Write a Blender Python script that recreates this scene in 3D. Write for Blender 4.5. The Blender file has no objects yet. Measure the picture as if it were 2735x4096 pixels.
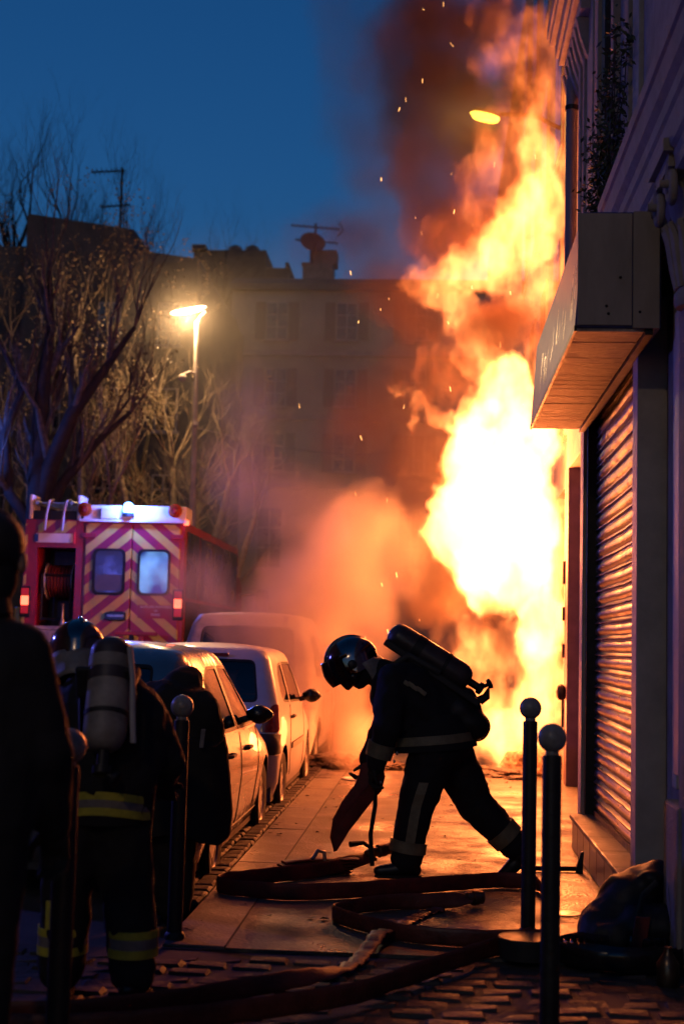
import bpy, bmesh, math, random
import numpy as np
from mathutils import Vector, Matrix, geometry
from mathutils import noise as mnoise

random.seed(7)
PI = math.pi
sc = bpy.context.scene
COL = sc.collection

# ------------------------------------------------------------------ camera
cd = bpy.data.cameras.new('camera')
cam = bpy.data.objects.new('camera', cd)
COL.objects.link(cam)
cd.sensor_fit = 'VERTICAL'
cd.sensor_height = 36
cd.lens = 50
cd.clip_start = 0.05
cd.clip_end = 600
cam.matrix_world = (Matrix.Translation((0, 0, 1.43)) @ Matrix.Rotation(math.radians(3.75), 4, 'Z')
                    @ Matrix.Rotation(PI / 2 + math.radians(5.342), 4, 'X') @ Matrix.Rotation(math.radians(1.4), 4, 'Z'))
cd.dof.use_dof = True
cd.dof.focus_distance = 9.3
cd.dof.aperture_fstop = 2.2
sc.camera = cam

# ------------------------------------------------------------------ world: dusk sky
world = bpy.data.worlds.new('World')
sc.world = world
world.use_nodes = True
wn = world.node_tree
sky = wn.nodes.new('ShaderNodeTexSky')
sky.sky_type = 'NISHITA'
sky.sun_disc = False
sky.sun_elevation = math.radians(1.0)
sky.sun_rotation = math.radians(165)
sky.ozone_density = 4.3
sky.air_density = 1.0
sky.dust_density = 0.3
hs = wn.nodes.new('ShaderNodeHueSaturation')
hs.inputs['Saturation'].default_value = 1.05
wn.links.new(sky.outputs[0], hs.inputs['Color'])
wn.links.new(hs.outputs[0], wn.nodes['Background'].inputs[0])
wn.nodes['Background'].inputs[1].default_value = 0.22

sc.view_settings.view_transform = 'Standard'
sc.view_settings.look = 'None'
sc.view_settings.exposure = 0.0
sc.view_settings.gamma = 1.0
sc.cycles.use_denoising = True
sc.cycles.use_adaptive_sampling = True
sc.cycles.adaptive_threshold = 0.03
sc.cycles.max_bounces = 6
sc.cycles.diffuse_bounces = 2
sc.cycles.glossy_bounces = 3
sc.cycles.transparent_max_bounces = 12
sc.cycles.volume_bounces = 1
sc.cycles.volume_step_rate = 3.0
sc.cycles.volume_max_steps = 256
sc.cycles.sample_clamp_indirect = 4.0
sc.cycles.caustics_reflective = False
sc.cycles.caustics_refractive = False


def lamp(name, loc, power, col, size=0.3, kind='POINT'):
    l = bpy.data.lights.new(name, kind)
    l.energy = power
    l.color = col
    if kind == 'POINT':
        l.shadow_soft_size = size
    o = bpy.data.objects.new(name, l)
    o.location = loc
    COL.objects.link(o)
    return o


# the light given off by the fire
FIRE = (1.0, 0.18, 0.04)
lamp('fire_light', (0.95, 15.95, 0.9), 240, FIRE, 0.45)
lamp('fire_light', (0.98, 16.0, 2.7), 680, FIRE, 0.60)
lamp('fire_light', (-0.70, 16.6, 0.45), 90, FIRE, 0.2)
lamp('fire_light', (0.95, 16.1, 5.9), 420, FIRE, 0.60)


# ------------------------------------------------------------------ helpers
class MB:
    """collects verts and faces; build() links them as ONE mesh object"""

    def __init__(s):
        s.v = []
        s.f = []

    def add(s, vs, fs):
        n = len(s.v)
        s.v += [tuple(v) for v in vs]
        s.f += [tuple(i + n for i in f) for f in fs]
        return s

    def box(s, x0, x1, y0, y1, z0, z1):
        vs = [(x, y, z) for z in (z0, z1) for y in (y0, y1) for x in (x0, x1)]
        return s.add(vs, [(0, 2, 3, 1), (4, 5, 7, 6), (0, 1, 5, 4), (2, 6, 7, 3), (0, 4, 6, 2), (1, 3, 7, 5)])

    def obox(s, c, ax, ay, az):
        c, ax, ay, az = Vector(c), Vector(ax), Vector(ay), Vector(az)
        vs = [c + ax * i + ay * j + az * k for k in (-1, 1) for j in (-1, 1) for i in (-1, 1)]
        return s.add(vs, [(0, 2, 3, 1), (4, 5, 7, 6), (0, 1, 5, 4), (2, 6, 7, 3), (0, 4, 6, 2), (1, 3, 7, 5)])

    def loft(s, rings, cap=True, closed=True):
        n = len(rings[0])
        vs = [p for r in rings for p in r]
        fs = []
        for i in range(len(rings) - 1):
            for j in range(n if closed else n - 1):
                k = (j + 1) % n
                fs.append((i * n + j, i * n + k, (i + 1) * n + k, (i + 1) * n + j))
        if cap:
            fs.append(tuple(range(n - 1, -1, -1)))
            fs.append(tuple((len(rings) - 1) * n + j for j in range(n)))
        return s.add(vs, fs)

    def tube(s, pts, rad, n=8, cap=True, sx=1.0, up=None):
        pts = [Vector(p) for p in pts]
        if not hasattr(rad, '__len__'):
            rad = [rad] * len(pts)
        rings = []
        ref = None
        for i, p in enumerate(pts):
            t = (pts[min(i + 1, len(pts) - 1)] - pts[max(i - 1, 0)])
            if t.length < 1e-9:
                t = Vector((0, 0, 1))
            t.normalize()
            if ref is None:
                a = Vector(up) if up else (Vector((0, 0, 1)) if abs(t.z) < 0.9 else Vector((1, 0, 0)))
            else:
                a = Vector(up) if up else ref
            b = t.cross(a)
            if b.length < 1e-6:
                b = t.cross(Vector((0.3, 0.8, 0.5)))
            b.normalize()
            a = b.cross(t)
            ref = a
            rings.append([p + (a * math.cos(2 * PI * k / n) + b * math.sin(2 * PI * k / n) * sx) * rad[i] for k in range(n)])
        return s.loft(rings, cap)

    def lathe(s, prof, c=(0, 0, 0), axis=(0, 0, 1), n=16, sx=1.0, sy=1.0):
        ax = Vector(axis).normalized()
        a = ax.cross(Vector((0, 1, 0)) if abs(ax.y) < 0.9 else Vector((1, 0, 0))).normalized()
        b = ax.cross(a)
        c = Vector(c)
        rings = [[c + ax * z + (a * math.cos(2 * PI * k / n) * sx + b * math.sin(2 * PI * k / n) * sy) * max(r, 1e-4) for k in range(n)] for r, z in prof]
        return s.loft(rings, True)

    def ball(s, c, r, n=12, m=8):
        if not hasattr(r, '__len__'):
            r = (r, r, r)
        prof = [(math.sin(PI * i / m), -math.cos(PI * i / m)) for i in range(m + 1)]
        rings = [[(c[0] + max(q, 1e-3) * math.cos(2 * PI * k / n) * r[0], c[1] + max(q, 1e-3) * math.sin(2 * PI * k / n) * r[1], c[2] + z * r[2]) for k in range(n)] for q, z in prof]
        return s.loft(rings, True)

    def mesh(s, name, off=(0, 0, 0)):
        me = bpy.data.meshes.new(name)
        me.from_pydata([(v[0] - off[0], v[1] - off[1], v[2] - off[2]) for v in s.v], [], s.f)
        me.validate()
        bm = bmesh.new()
        bm.from_mesh(me)
        bmesh.ops.recalc_face_normals(bm, faces=bm.faces)
        bm.to_mesh(me)
        bm.free()
        return me

    def build(s, name, mat=None, parent=None, smooth=False, bevel=0, off=None, seg=2):
        if off is None:
            off, r_ = (0, 0, 0), parent
            while r_ is not None:
                if r_.get('_w'):
                    off = r_.location
                r_ = r_.parent
        me = s.mesh(name, off)
        o = bpy.data.objects.new(name, me)
        COL.objects.link(o)
        if mat:
            me.materials.append(mat)
        if parent is not None:
            o.parent = parent
        if smooth:
            smooth_by_angle(me, smooth if smooth is not True else 45)
        if bevel:
            b = o.modifiers.new('bevel', 'BEVEL')
            b.width = bevel
            b.segments = seg
            b.limit_method = 'ANGLE'
        return o


def smooth_by_angle(me, deg):
    me.polygons.foreach_set('use_smooth', [True] * len(me.polygons))
    bm = bmesh.new()
    bm.from_mesh(me)
    lim = math.radians(deg)
    for e in bm.edges:
        e.smooth = not (len(e.link_faces) == 2 and e.calc_face_angle(0) > lim)
    bm.to_mesh(me)
    bm.free()


def tag(o, label=None, cat=None, group=None, kind=None):
    if label:
        o['label'] = label
    if cat:
        o['category'] = cat
    if group:
        o['group'] = group
    if kind:
        o['kind'] = kind
    return o


def thing(name, loc, label, cat, group=None, world=True):
    """an Empty at the base of a thing; parts given in world coordinates (world=True) or local ones"""
    o = bpy.data.objects.new(name, None)
    COL.objects.link(o)
    o.location = loc
    o.empty_display_size = 0.2
    tag(o, label, cat, group)
    if world:
        o['_w'] = 1
    return o


def copy_tree(o, parent=None):
    c = o.copy()
    COL.objects.link(c)
    c.parent = parent
    for ch in list(o.children):
        copy_tree(ch, c)
    return c


def piece(me, name, parent, loc, rot=(0, 0, 0), scale=(1, 1, 1)):
    """one small piece that shares its mesh with its alikes"""
    o = bpy.data.objects.new(name, me)
    COL.objects.link(o)
    o.parent = parent
    o.location = loc
    o.rotation_euler = rot
    o.scale = scale
    return o


# ------------------------------------------------------------------ materials
def mat(name, col, rough=0.6, metal=0.0, var=0.15, scale=6.0, bump=0.0, bscale=40.0, rvar=0.1, spec=0.5, coat=0.0, col2=None, stretch=None, bdist=0.02):
    m = bpy.data.materials.new(name)
    m.use_nodes = True
    nt = m.node_tree
    b = nt.nodes['Principled BSDF']
    b.inputs['Metallic'].default_value = metal
    b.inputs['Specular IOR Level'].default_value = spec
    b.inputs['Coat Weight'].default_value = coat
    tc = nt.nodes.new('ShaderNodeTexCoord')
    src = tc.outputs['Object']
    if stretch:
        mp = nt.nodes.new('ShaderNodeMapping')
        mp.inputs['Scale'].default_value = stretch
        nt.links.new(src, mp.inputs[0])
        src = mp.outputs[0]
    n1 = nt.nodes.new('ShaderNodeTexNoise')
    n1.inputs['Scale'].default_value = scale
    n1.inputs['Detail'].default_value = 6
    n1.inputs['Roughness'].default_value = 0.65
    nt.links.new(src, n1.inputs['Vector'])
    rp = nt.nodes.new('ShaderNodeValToRGB')
    c2 = col2 if col2 else tuple(c * (1 - var * 2) for c in col)
    c1 = col if col2 else tuple(min(1, c * (1 + var)) for c in col)
    rp.color_ramp.elements[0].position = 0.32
    rp.color_ramp.elements[1].position = 0.68
    rp.color_ramp.elements[0].color = (*[max(0, c) for c in c2], 1)
    rp.color_ramp.elements[1].color = (*c1, 1)
    nt.links.new(n1.outputs['Fac'], rp.inputs[0])
    nt.links.new(rp.outputs[0], b.inputs['Base Color'])
    mr = nt.nodes.new('ShaderNodeMapRange')
    mr.inputs['To Min'].default_value = max(0.02, rough - rvar)
    mr.inputs['To Max'].default_value = min(1, rough + rvar)
    mr.inputs['From Min'].default_value = 0.3
    mr.inputs['From Max'].default_value = 0.7
    nt.links.new(n1.outputs['Fac'], mr.inputs['Value'])
    nt.links.new(mr.outputs[0], b.inputs['Roughness'])
    if bump:
        n2 = nt.nodes.new('ShaderNodeTexNoise')
        n2.inputs['Scale'].default_value = bscale
        n2.inputs['Detail'].default_value = 5
        nt.links.new(src, n2.inputs['Vector'])
        bp = nt.nodes.new('ShaderNodeBump')
        bp.inputs['Strength'].default_value = bump
        bp.inputs['Distance'].default_value = bdist
        nt.links.new(n2.outputs['Fac'], bp.inputs['Height'])
        nt.links.new(bp.outputs[0], b.inputs['Normal'])
    return m


def emit(name, col, strength):
    m = bpy.data.materials.new(name)
    m.use_nodes = True
    b = m.node_tree.nodes['Principled BSDF']
    b.inputs['Base Color'].default_value = (*[c * 0.3 for c in col], 1)
    b.inputs['Emission Color'].default_value = (*col, 1)
    b.inputs['Emission Strength'].default_value = strength
    b.inputs['Roughness'].default_value = 0.3
    return m


def glass(name, tint=(0.6, 0.65, 0.65), alpha=0.35, rough=0.03):
    """thin pane: partly see-through, partly mirror"""
    m = bpy.data.materials.new(name)
    m.use_nodes = True
    nt = m.node_tree
    nt.nodes.clear()
    o = nt.nodes.new('ShaderNodeOutputMaterial')
    tr = nt.nodes.new('ShaderNodeBsdfTransparent')
    tr.inputs[0].default_value = (*tint, 1)
    gl = nt.nodes.new('ShaderNodeBsdfGlossy')
    gl.inputs['Roughness'].default_value = rough
    gl.inputs[0].default_value = (0.9, 0.9, 0.9, 1)
    fr = nt.nodes.new('ShaderNodeFresnel')
    fr.inputs[0].default_value = 1.5
    ma = nt.nodes.new('ShaderNodeMath')
    ma.operation = 'ADD'
    ma.use_clamp = True
    ma.inputs[1].default_value = alpha
    nt.links.new(fr.outputs[0], ma.inputs[0])
    mx = nt.nodes.new('ShaderNodeMixShader')
    nt.links.new(ma.outputs[0], mx.inputs[0])
    nt.links.new(tr.outputs[0], mx.inputs[1])
    nt.links.new(gl.outputs[0], mx.inputs[2])
    nt.links.new(mx.outputs[0], o.inputs['Surface'])
    return m


M = {}
M['asphalt'] = mat('asphalt', (0.055, 0.052, 0.05), 0.75, var=0.35, scale=3, bump=0.6, bscale=90, rvar=0.2, bdist=0.01)
M['pavement'] = mat('pavement', (0.10, 0.088, 0.076), 0.52, var=0.4, scale=1.7, bump=0.8, bscale=45, rvar=0.36, bdist=0.012)
M['granite'] = mat('granite', (0.16, 0.145, 0.13), 0.5, var=0.35, scale=3, bump=0.6, bscale=45, rvar=0.32, bdist=0.01)
M['sett'] = mat('sett', (0.055, 0.05, 0.052), 0.7, spec=0.25, var=0.35, scale=5, bump=0.5, bscale=30, rvar=0.2)
M['joint'] = mat('joint', (0.042, 0.038, 0.036), 0.9, var=0.3, scale=20)
M['stone'] = mat('stone', (0.34, 0.30, 0.27), 0.8, var=0.2, scale=3, bump=0.25, bscale=50)
M['stone_dark'] = mat('stone_dark', (0.2, 0.17, 0.15), 0.85, var=0.25, scale=3, bump=0.3, bscale=30)
M['plaster'] = mat('plaster', (0.36, 0.34, 0.26), 0.9, var=0.2, scale=0.6, bump=0.1, bscale=20)
M['paint_cream'] = mat('paint_cream', (0.50, 0.45, 0.38), 0.55, var=0.12, scale=4, bump=0.06, bscale=30)
M['paint_sign'] = mat('paint_sign', (0.07, 0.075, 0.21), 0.45, var=0.25, scale=9, stretch=(1, 6, 0.5))
M['sign_side'] = mat('sign_side', (0.36, 0.30, 0.25), 0.6, var=0.12, scale=3, stretch=(2, 2, 0.6))
M['sign_under'] = mat('sign_under', (0.62, 0.54, 0.46), 0.6, var=0.3, scale=4, stretch=(1.6, 5, 1), bump=0.35, bscale=10, col2=(0.16, 0.11, 0.09))
M['shutter'] = mat('shutter', (0.19, 0.15, 0.13), 0.38, metal=0.6, var=0.5, scale=5, stretch=(1, 1.6, 3), rvar=0.14, bump=0.25, bscale=6)
M['dark_metal'] = mat('dark_metal', (0.03, 0.03, 0.032), 0.45, metal=0.6, var=0.2, scale=12)
M['steel'] = mat('steel', (0.45, 0.44, 0.42), 0.35, metal=0.9, var=0.2, scale=14)
M['purple_paint'] = mat('purple_paint', (0.16, 0.10, 0.15), 0.5, var=0.15, scale=5)
M['tile'] = mat('tile', (0.36, 0.27, 0.22), 0.35, var=0.2, scale=6, rvar=0.1)
M['zinc'] = mat('zinc', (0.30, 0.25, 0.25), 0.5, metal=0.3, var=0.15, scale=4)
M['roof'] = mat('roof', (0.06, 0.06, 0.065), 0.7, var=0.2, scale=3)
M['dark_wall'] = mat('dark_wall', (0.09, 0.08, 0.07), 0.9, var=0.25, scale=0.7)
M['frame_paint'] = mat('frame_paint', (0.34, 0.32, 0.28), 0.6, var=0.1, scale=8)
M['shutter_wood'] = mat('shutter_wood', (0.14, 0.11, 0.10), 0.7, var=0.2, scale=8)
M['pane'] = mat('pane', (0.02, 0.022, 0.026), 0.12, var=0.1, scale=3, spec=0.7)
M['black'] = mat('black', (0.012, 0.012, 0.013), 0.6, var=0.2, scale=20)
M['black_gloss'] = mat('black_gloss', (0.012, 0.012, 0.014), 0.2, var=0.1, scale=10, spec=0.6)
M['rubber'] = mat('rubber', (0.014, 0.013, 0.013), 0.8, var=0.3, scale=30, bump=0.2, bscale=60)
M['bollard'] = mat('bollard', (0.018, 0.015, 0.014), 0.5, var=0.25, scale=12, bump=0.15, bscale=40)
M['bollard_ball'] = mat('bollard_ball', (0.30, 0.28, 0.27), 0.35, var=0.2, scale=16)
# ================================================================== ground
road = MB().add([(-200, -60, -0.12), (200, -60, -0.12), (200, 300, -0.12), (-200, 300, -0.12)], [(0, 1, 2, 3)]).build('road', M['asphalt'])
tag(road, kind='structure')

pv = MB()
pv.box(-0.945, 2.2, 6.8, 60, -0.3, 0)
pavement = pv.build('pavement', M['pavement'])
tag(pavement, kind='structure')
kb = MB().box(-1.25, -0.945, 6.8, 60, -0.3, -0.012).build('kerb_bed', M['joint'], pavement)


def stone_mesh(name, sx, sy, sz, m, chamfer=0.012, jit=0.0, rnd=None):
    """a block with chamfered, slightly uneven top"""
    c = chamfer
    r = rnd or random
    j = lambda: r.uniform(-jit, jit)
    hx, hy = sx / 2, sy / 2
    bot = [(-hx, -hy, -sz), (hx, -hy, -sz), (hx, hy, -sz), (-hx, hy, -sz)]
    mid = [(-hx + j(), -hy + j(), -c), (hx + j(), -hy + j(), -c), (hx + j(), hy + j(), -c), (-hx + j(), hy + j(), -c)]
    top = [(-hx + c, -hy + c, j() * 0.6), (hx - c, -hy + c, j() * 0.6), (hx - c, hy - c, j() * 0.6), (-hx + c, hy - c, j() * 0.6)]
    mb = MB()
    mb.loft([bot, mid, top], True)
    me = mb.mesh(name)
    me.materials.append(m)
    return me


# kerb stones along the pavement edge
y = 6.83
ks = [stone_mesh('kerb_stone', 0.298, L, 0.2, M['granite'], 0.005, 0.003) for L in (1.15, 1.45, 1.7)]
k = 0
while y < 30:
    i = (1, 0, 2, 1, 2, 0)[k % 6]
    L = (1.15, 1.45, 1.7)[i]
    piece(ks[i], 'kerb_stone', pavement, (-1.0985, y + L / 2, random.uniform(-0.002, 0.003)))
    y += L + 0.012
    k += 1
MB().box(-0.953, -0.9455, 6.83, 30, -0.02, 0.0035).build('joint', M['joint'], pavement)
# shallow cross joints and cracks in the asphalt pavement: thin dark strips of filler
for yy, x0, x1 in ((9.2, -0.93, 0.2), (13.7, -0.4, 1.4), (11.9, -0.93, 1.0), (15.0, -0.9, 1.3)):
    cr = MB()
    n = 14
    top = [(x0 + (x1 - x0) * t / n, yy + 0.02 * mnoise.noise((t * 0.7, yy, 0)), 0.0035) for t in range(n + 1)]
    cr.loft([[(p[0], p[1] - 0.006, p[2]) for p in top], [(p[0], p[1] + 0.006, p[2]) for p in top]], False, False)
    cr.build('joint', M['joint'], pavement)

# gutter of setts beside the kerb
gs = [stone_mesh('gutter_sett', 0.115, 0.17, 0.1, M['sett'], 0.012, 0.006) for _ in range(4)]
for r_ in range(2):
    yy = 8.0 + 0.08 * r_
    while yy < 17.5:
        piece(random.choice(gs), 'gutter_sett', road, (-1.315 - 0.125 * r_, yy, 0.012 + random.uniform(-0.004, 0.004)), (0, 0, random.uniform(-0.04, 0.04)))
        yy += 0.18
# the paved street corner in the foreground
crossing = MB().box(-3.2, 2.2, -4, 6.8, -0.3, -0.017).build('crossing', M['joint'])
tag(crossing, kind='structure')
ss = [stone_mesh('paving_sett', 0.188, 0.126, 0.09, M['sett'], 0.016, 0.016) for _ in range(6)]
row = 0
yy = 4.55
while yy < 6.74:
    xx = -0.315 * yy - 0.15 + (0.1 if row % 2 else 0)
    while xx < 0.18 * yy + 0.12:
        piece(random.choice(ss), 'paving_sett', crossing, (xx, yy, -0.010 + random.uniform(-0.004, 0.004)),
              (random.uniform(-0.02, 0.02), random.uniform(-0.02, 0.02), random.uniform(-0.05, 0.05)))
        xx += 0.202
    yy += 0.138
    row += 1
# far pavement across the road
fp = MB().box(-60, -7.6, -10, 60, -0.3, 0.0).build('far_pavement', M['pavement'])
tag(fp, kind='structure')

# ================================================================== near shop building (right)
B1 = thing('shop_building', (1.6, 8.5, 0), 'dusky stone shop building with roller shutter at the right edge', 'building')
w = MB()
w.box(1.26, 6, -2, 7.83, 0, 3.55)            # ground floor wall beside the shutter
w.box(1.20, 6, -2, 12.15, 3.55, 13)          # upper wall
w.box(1.30, 6, 7.83, 12.15, 0, 3.55)         # wall behind the shutter
w.build('wall', M['stone'], B1)
# plinth below the shutter, faced with tiles
MB().box(1.045, 1.3, 7.46, 10.62, 0, 0.215).build('plinth', M['joint'], B1)
tl = stone_mesh('plinth_tile', 0.37, 0.2, 0.012, M['tile'], 0.003)
for i in range(8):
    piece(tl, 'plinth_tile', B1, (1.032 - 1.6, 7.46 + 0.195 + i * 0.39 - 8.5, 0.107), (PI / 2, 0, -PI / 2))
for i in range(5):
    y0 = 7.45 + i * 0.632
    MB().box(1.015, 1.31, y0, y0 + 0.626, 0.216, 0.247).build('sill_stone', M['granite'], B1, bevel=0.006)
# piers of the shutter surround
MB().box(1.10, 1.30, 7.83, 8.02, 0.0, 3.4).build('pier', M['paint_cream'], B1, bevel=0.006)
MB().box(1.10, 1.31, 10.66, 10.86, 0.0, 3.4).build('pier', M['paint_cream'], B1, bevel=0.004)
MB().box(1.21, 1.245, 8.02, 8.10, 0.25, 3.45).build('guide_rail', M['dark_metal'], B1)
MB().box(1.125, 1.24, 10.58, 10.66, 0.25, 3.45).build('guide_rail', M['dark_metal'], B1)
# shutter box above the curtain
MB().box(1.12, 1.30, 8.02, 10.66, 3.48, 3.55).build('shutter_box', M['sign_side'], B1)
# roller shutter: every slat is a piece of its own
sh = MB().box(1.225, 1.24, 8.02, 10.62, 0.25, 3.48).build('roller_shutter', M['dark_metal'], B1)
prof = [(0.0, 0.0), (-0.016, 0.004), (-0.016, 0.011), (-0.004, 0.018), (0.006, 0.03), (-0.008, 0.046), (-0.013, 0.062), (-0.012, 0.078), (-0.006, 0.092), (0.004, 0.104), (0.004, 0.112), (0.010, 0.118)]
SL = 0.1145
slm = MB()
ny = 16
rings = []
for i in range(ny + 1):
    yy = -1.28 + 2.56 * i / ny
    rings.append([(p[0], yy, p[1]) for p in prof] + [(0.02, yy, 0.118), (0.02, yy, 0.0)])
slm.loft(rings, True)
slats = []
for q in range(3):                              # three dented variants
    me = slm.mesh('slat')
    for v in me.vertices:
        v.co.x += 0.008 * mnoise.noise((q * 5.1, v.co.y * 2.4, v.co.z * 6)) + 0.004 * mnoise.noise((q * 3.3, v.co.y * 7.0, 2))
        v.co.z += 0.003 * mnoise.noise((q * 2.7, v.co.y * 1.7, 5))
    me.materials.append(M['shutter'])
    smooth_by_angle(me, 35)
    slats.append(me)
for i in range(28):
    s_ = piece(slats[(i * 7) % 3], 'slat', sh, (1.203 - 1.6, 9.33 - 8.5, 0.25 + i * SL))
    s_.matrix_parent_inverse = Matrix()
# dents and a bottom bar with a handle
MB().box(1.18, 1.215, 8.05, 10.6, 0.247, 0.29).build('bottom_bar', M['dark_metal'], sh, off=B1.location)
MB().box(1.165, 1.19, 8.30, 8.36, 0.27, 0.62).build('lock_bar', M['dark_metal'], sh, off=B1.location)
# mouldings on the wall to the right of the shutter
for (y0, y1, x0, z0, z1) in ((7.30, 7.42, 1.225, 0.75, 3.5), (7.02, 7.12, 1.21, 0.75, 3.5), (6.84, 6.98, 1.16, 0.85, 3.1)):
    MB().box(x0, 1.27, y0, y1, z0, z1).build('moulding', M['paint_cream'], B1, bevel=0.01)
MB().box(1.14, 1.27, 6.75, 7.15, 0.0, 0.72).build('pedestal', M['stone'], B1, bevel=0.015)
MB().box(1.16, 1.27, 6.55, 6.84, 0.0, 3.08).build('pilaster', M['stone'], B1, bevel=0.012)
# scroll capital of the pilaster
cp = MB()
cp.box(1.02, 1.27, 6.46, 6.92, 3.74, 3.80)
cp.box(1.05, 1.27, 6.50, 6.88, 3.68, 3.74)
cp.lathe([(0.115, 3.06), (0.125, 3.08), (0.125, 3.12), (0.105, 3.15), (0.105, 3.25), (0.12, 3.42), (0.155, 3.58), (0.185, 3.67)], (1.235, 6.70, 0), (0, 0, 1), 24)
cap = cp.build('capital', M['stone'], B1, smooth=40)
for yy in (6.52, 6.88):
    vo = MB()
    pts, rad = [], []
    for t in range(26):
        a = t / 25 * 3.4 * PI
        r = 0.105 * (1 - t / 29)
        pts.append((1.07, yy + r * math.sin(a) * 0.7, 3.60 + r * math.cos(a)))
        rad.append(0.026 * (1 - 0.5 * t / 25))
    vo.tube(pts, rad, 8)
    vo.lathe([(0.02, -0.06), (0.02, 0.02)], (1.07, yy, 3.60), (1, 0, 0), 10)
    vo.build('volute', M['stone'], cap, smooth=True, off=B1.location)
for i in range(9):                               # leaves under the volutes
    an = PI * (0.55 + 0.95 * i / 8)
    ca, sa = math.cos(an), math.sin(an)
    lf = MB()
    lf.tube([(1.235 + r_ * ca, 6.70 + r_ * sa, z_) for r_, z_ in ((0.11, 3.15), (0.125, 3.26), (0.145, 3.38), (0.175, 3.45), (0.18, 3.42))], [0.016, 0.025, 0.024, 0.016, 0.006], 6)
    lf.build('carved_leaf', M['stone'], cap, smooth=True, off=B1.location)
# cornice over the shop front (profile in X,Z run along Y)
cpr = [(1.26, 3.56), (1.14, 3.58), (1.12, 3.64), (1.085, 3.66), (1.07, 3.74), (1.05, 3.76), (1.03, 3.86), (1.015, 3.875), (1.015, 3.94), (0.985, 3.97), (0.97, 4.05), (0.955, 4.06), (0.955, 4.13), (1.26, 4.16)]
co = MB()
co.loft([[(x, yy, z) for x, z in cpr] for yy in (2.0, 8.55)], True)
co.build('cornice', M['stone'], B1)
# downpipe and its elbow
dp = MB().tube([(1.14, 12.28, 3.9), (1.14, 12.28, 6.45), (1.20, 12.36, 6.62), (1.28, 12.45, 6.7)], 0.052, 16)
dpo = dp.build('downpipe', M['zinc'], B1, smooth=True)
for zz in (4.4, 6.2):
    MB().lathe([(0.05, -0.02), (0.06, -0.02), (0.06, 0.02), (0.05, 0.02)], (1.14, 12.28, zz), (0, 0, 1), 16).build('pipe_clip', M['dark_metal'], dpo, off=B1.location)
# upper window surrounds seen along the wall: stepped jambs, shutters folded back
for (y0, y1, x0, m_, z0, z1, nm) in (
        (11.72, 11.86, 1.155, 'stone', 4.2, 6.9, 'jamb'), (11.50, 11.60, 1.165, 'stone', 4.2, 6.6, 'jamb'), (11.05, 11.45, 1.185, 'frame_paint', 4.3, 6.7, 'folded_shutter'),
        (10.25, 10.45, 1.135, 'stone', 4.15, 9, 'jamb'), (10.0, 10.2, 1.16, 'dark_metal', 4.15, 9, 'folded_shutter'), (9.45, 9.56, 1.15, 'stone', 4.15, 9, 'jamb'),
        (8.72, 8.86, 1.155, 'stone', 4.15, 9, 'jamb'), (8.35, 8.62, 1.17, 'frame_paint', 4.15, 9, 'folded_shutter')):
    MB().box(x0, 1.21, y0, y1, z0, z1).build(nm, M[m_], B1, bevel=0.008)
# ledge under the windows and corbelled balcony further up
MB().box(1.08, 1.21, 8.6, 12.15, 4.0, 4.13).build('ledge', M['stone'], B1, bevel=0.01)
for i, (x0, z0, z1) in enumerate(((1.10, 6.62, 6.74), (1.05, 6.74, 6.82), (1.02, 6.82, 6.95), (0.97, 6.95, 7.02), (0.95, 7.02, 7.14))):
    MB().box(x0, 1.215, 11.2 - 0.05 * i, 12.62 + 0.03 * i, z0, z1).build('balcony_course', M['stone'], B1, bevel=0.012)
for i in range(7):
    yy = 11.35 + i * 0.2
    br = MB()
    br.loft([[(x, yy + d, z) for x, z in ((1.21, 6.25), (1.17, 6.3), (1.12, 6.45), (1.08, 6.62), (1.21, 6.62))] for d in (0, 0.09)])
    br.build('corbel', M['stone'], B1, bevel=0.008)

# ------------------------------------------------------------------ projecting shop sign
SG = thing('shop_sign', (0.95, 8.9, 3.08), 'projecting boxed shop sign above the roller shutter with orange-lit underside', 'sign')
s_ = MB()
s_.loft([[(0.700, y, 3.09), (1.14, y, 3.09), (1.14, y, 3.70), (0.742, y, 3.70)] for y in (7.27, 10.6)])
s_.build('box', M['paint_sign'], SG, bevel=0.006)
MB().box(0.712, 0.99, 7.258, 7.268, 3.10, 3.69).build('side_panel', M['sign_side'], SG, bevel=0.003)
sp2 = MB().box(0.995, 1.13, 7.254, 7.268, 3.085, 3.70).build('side_panel', M['sign_side'], SG, bevel=0.003)
for i in range(24):                               # boards of the underside
    y0 = 7.285 + i * 0.1377
    MB().box(0.712, 1.055, y0, y0 + 0.1352, 3.074 + random.uniform(-0.002, 0.002), 3.088).build('board', M['sign_under'], SG)
MB().box(1.06, 1.10, 7.28, 10.6, 3.055, 3.088).build('edge_strip', M['dark_metal'], SG)
MB().box(0.697, 0.711, 7.27, 10.6, 3.07, 3.10).build('lower_trim', M['dark_metal'], SG)
for (x, z) in ((0.86, 3.2), (0.93, 3.35), (0.87, 3.16), (1.03, 3.17)):
    MB().lathe([(0.008, 0), (0.008, 0.004), (0.004, 0.008)], (x, 7.258, z), (0, -1, 0), 8).build('screw', M['dark_metal'], SG)
M['bare_metal'] = mat('bare_metal', (0.55, 0.48, 0.40), 0.3, metal=0.8, var=0.3, scale=20)
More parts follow.
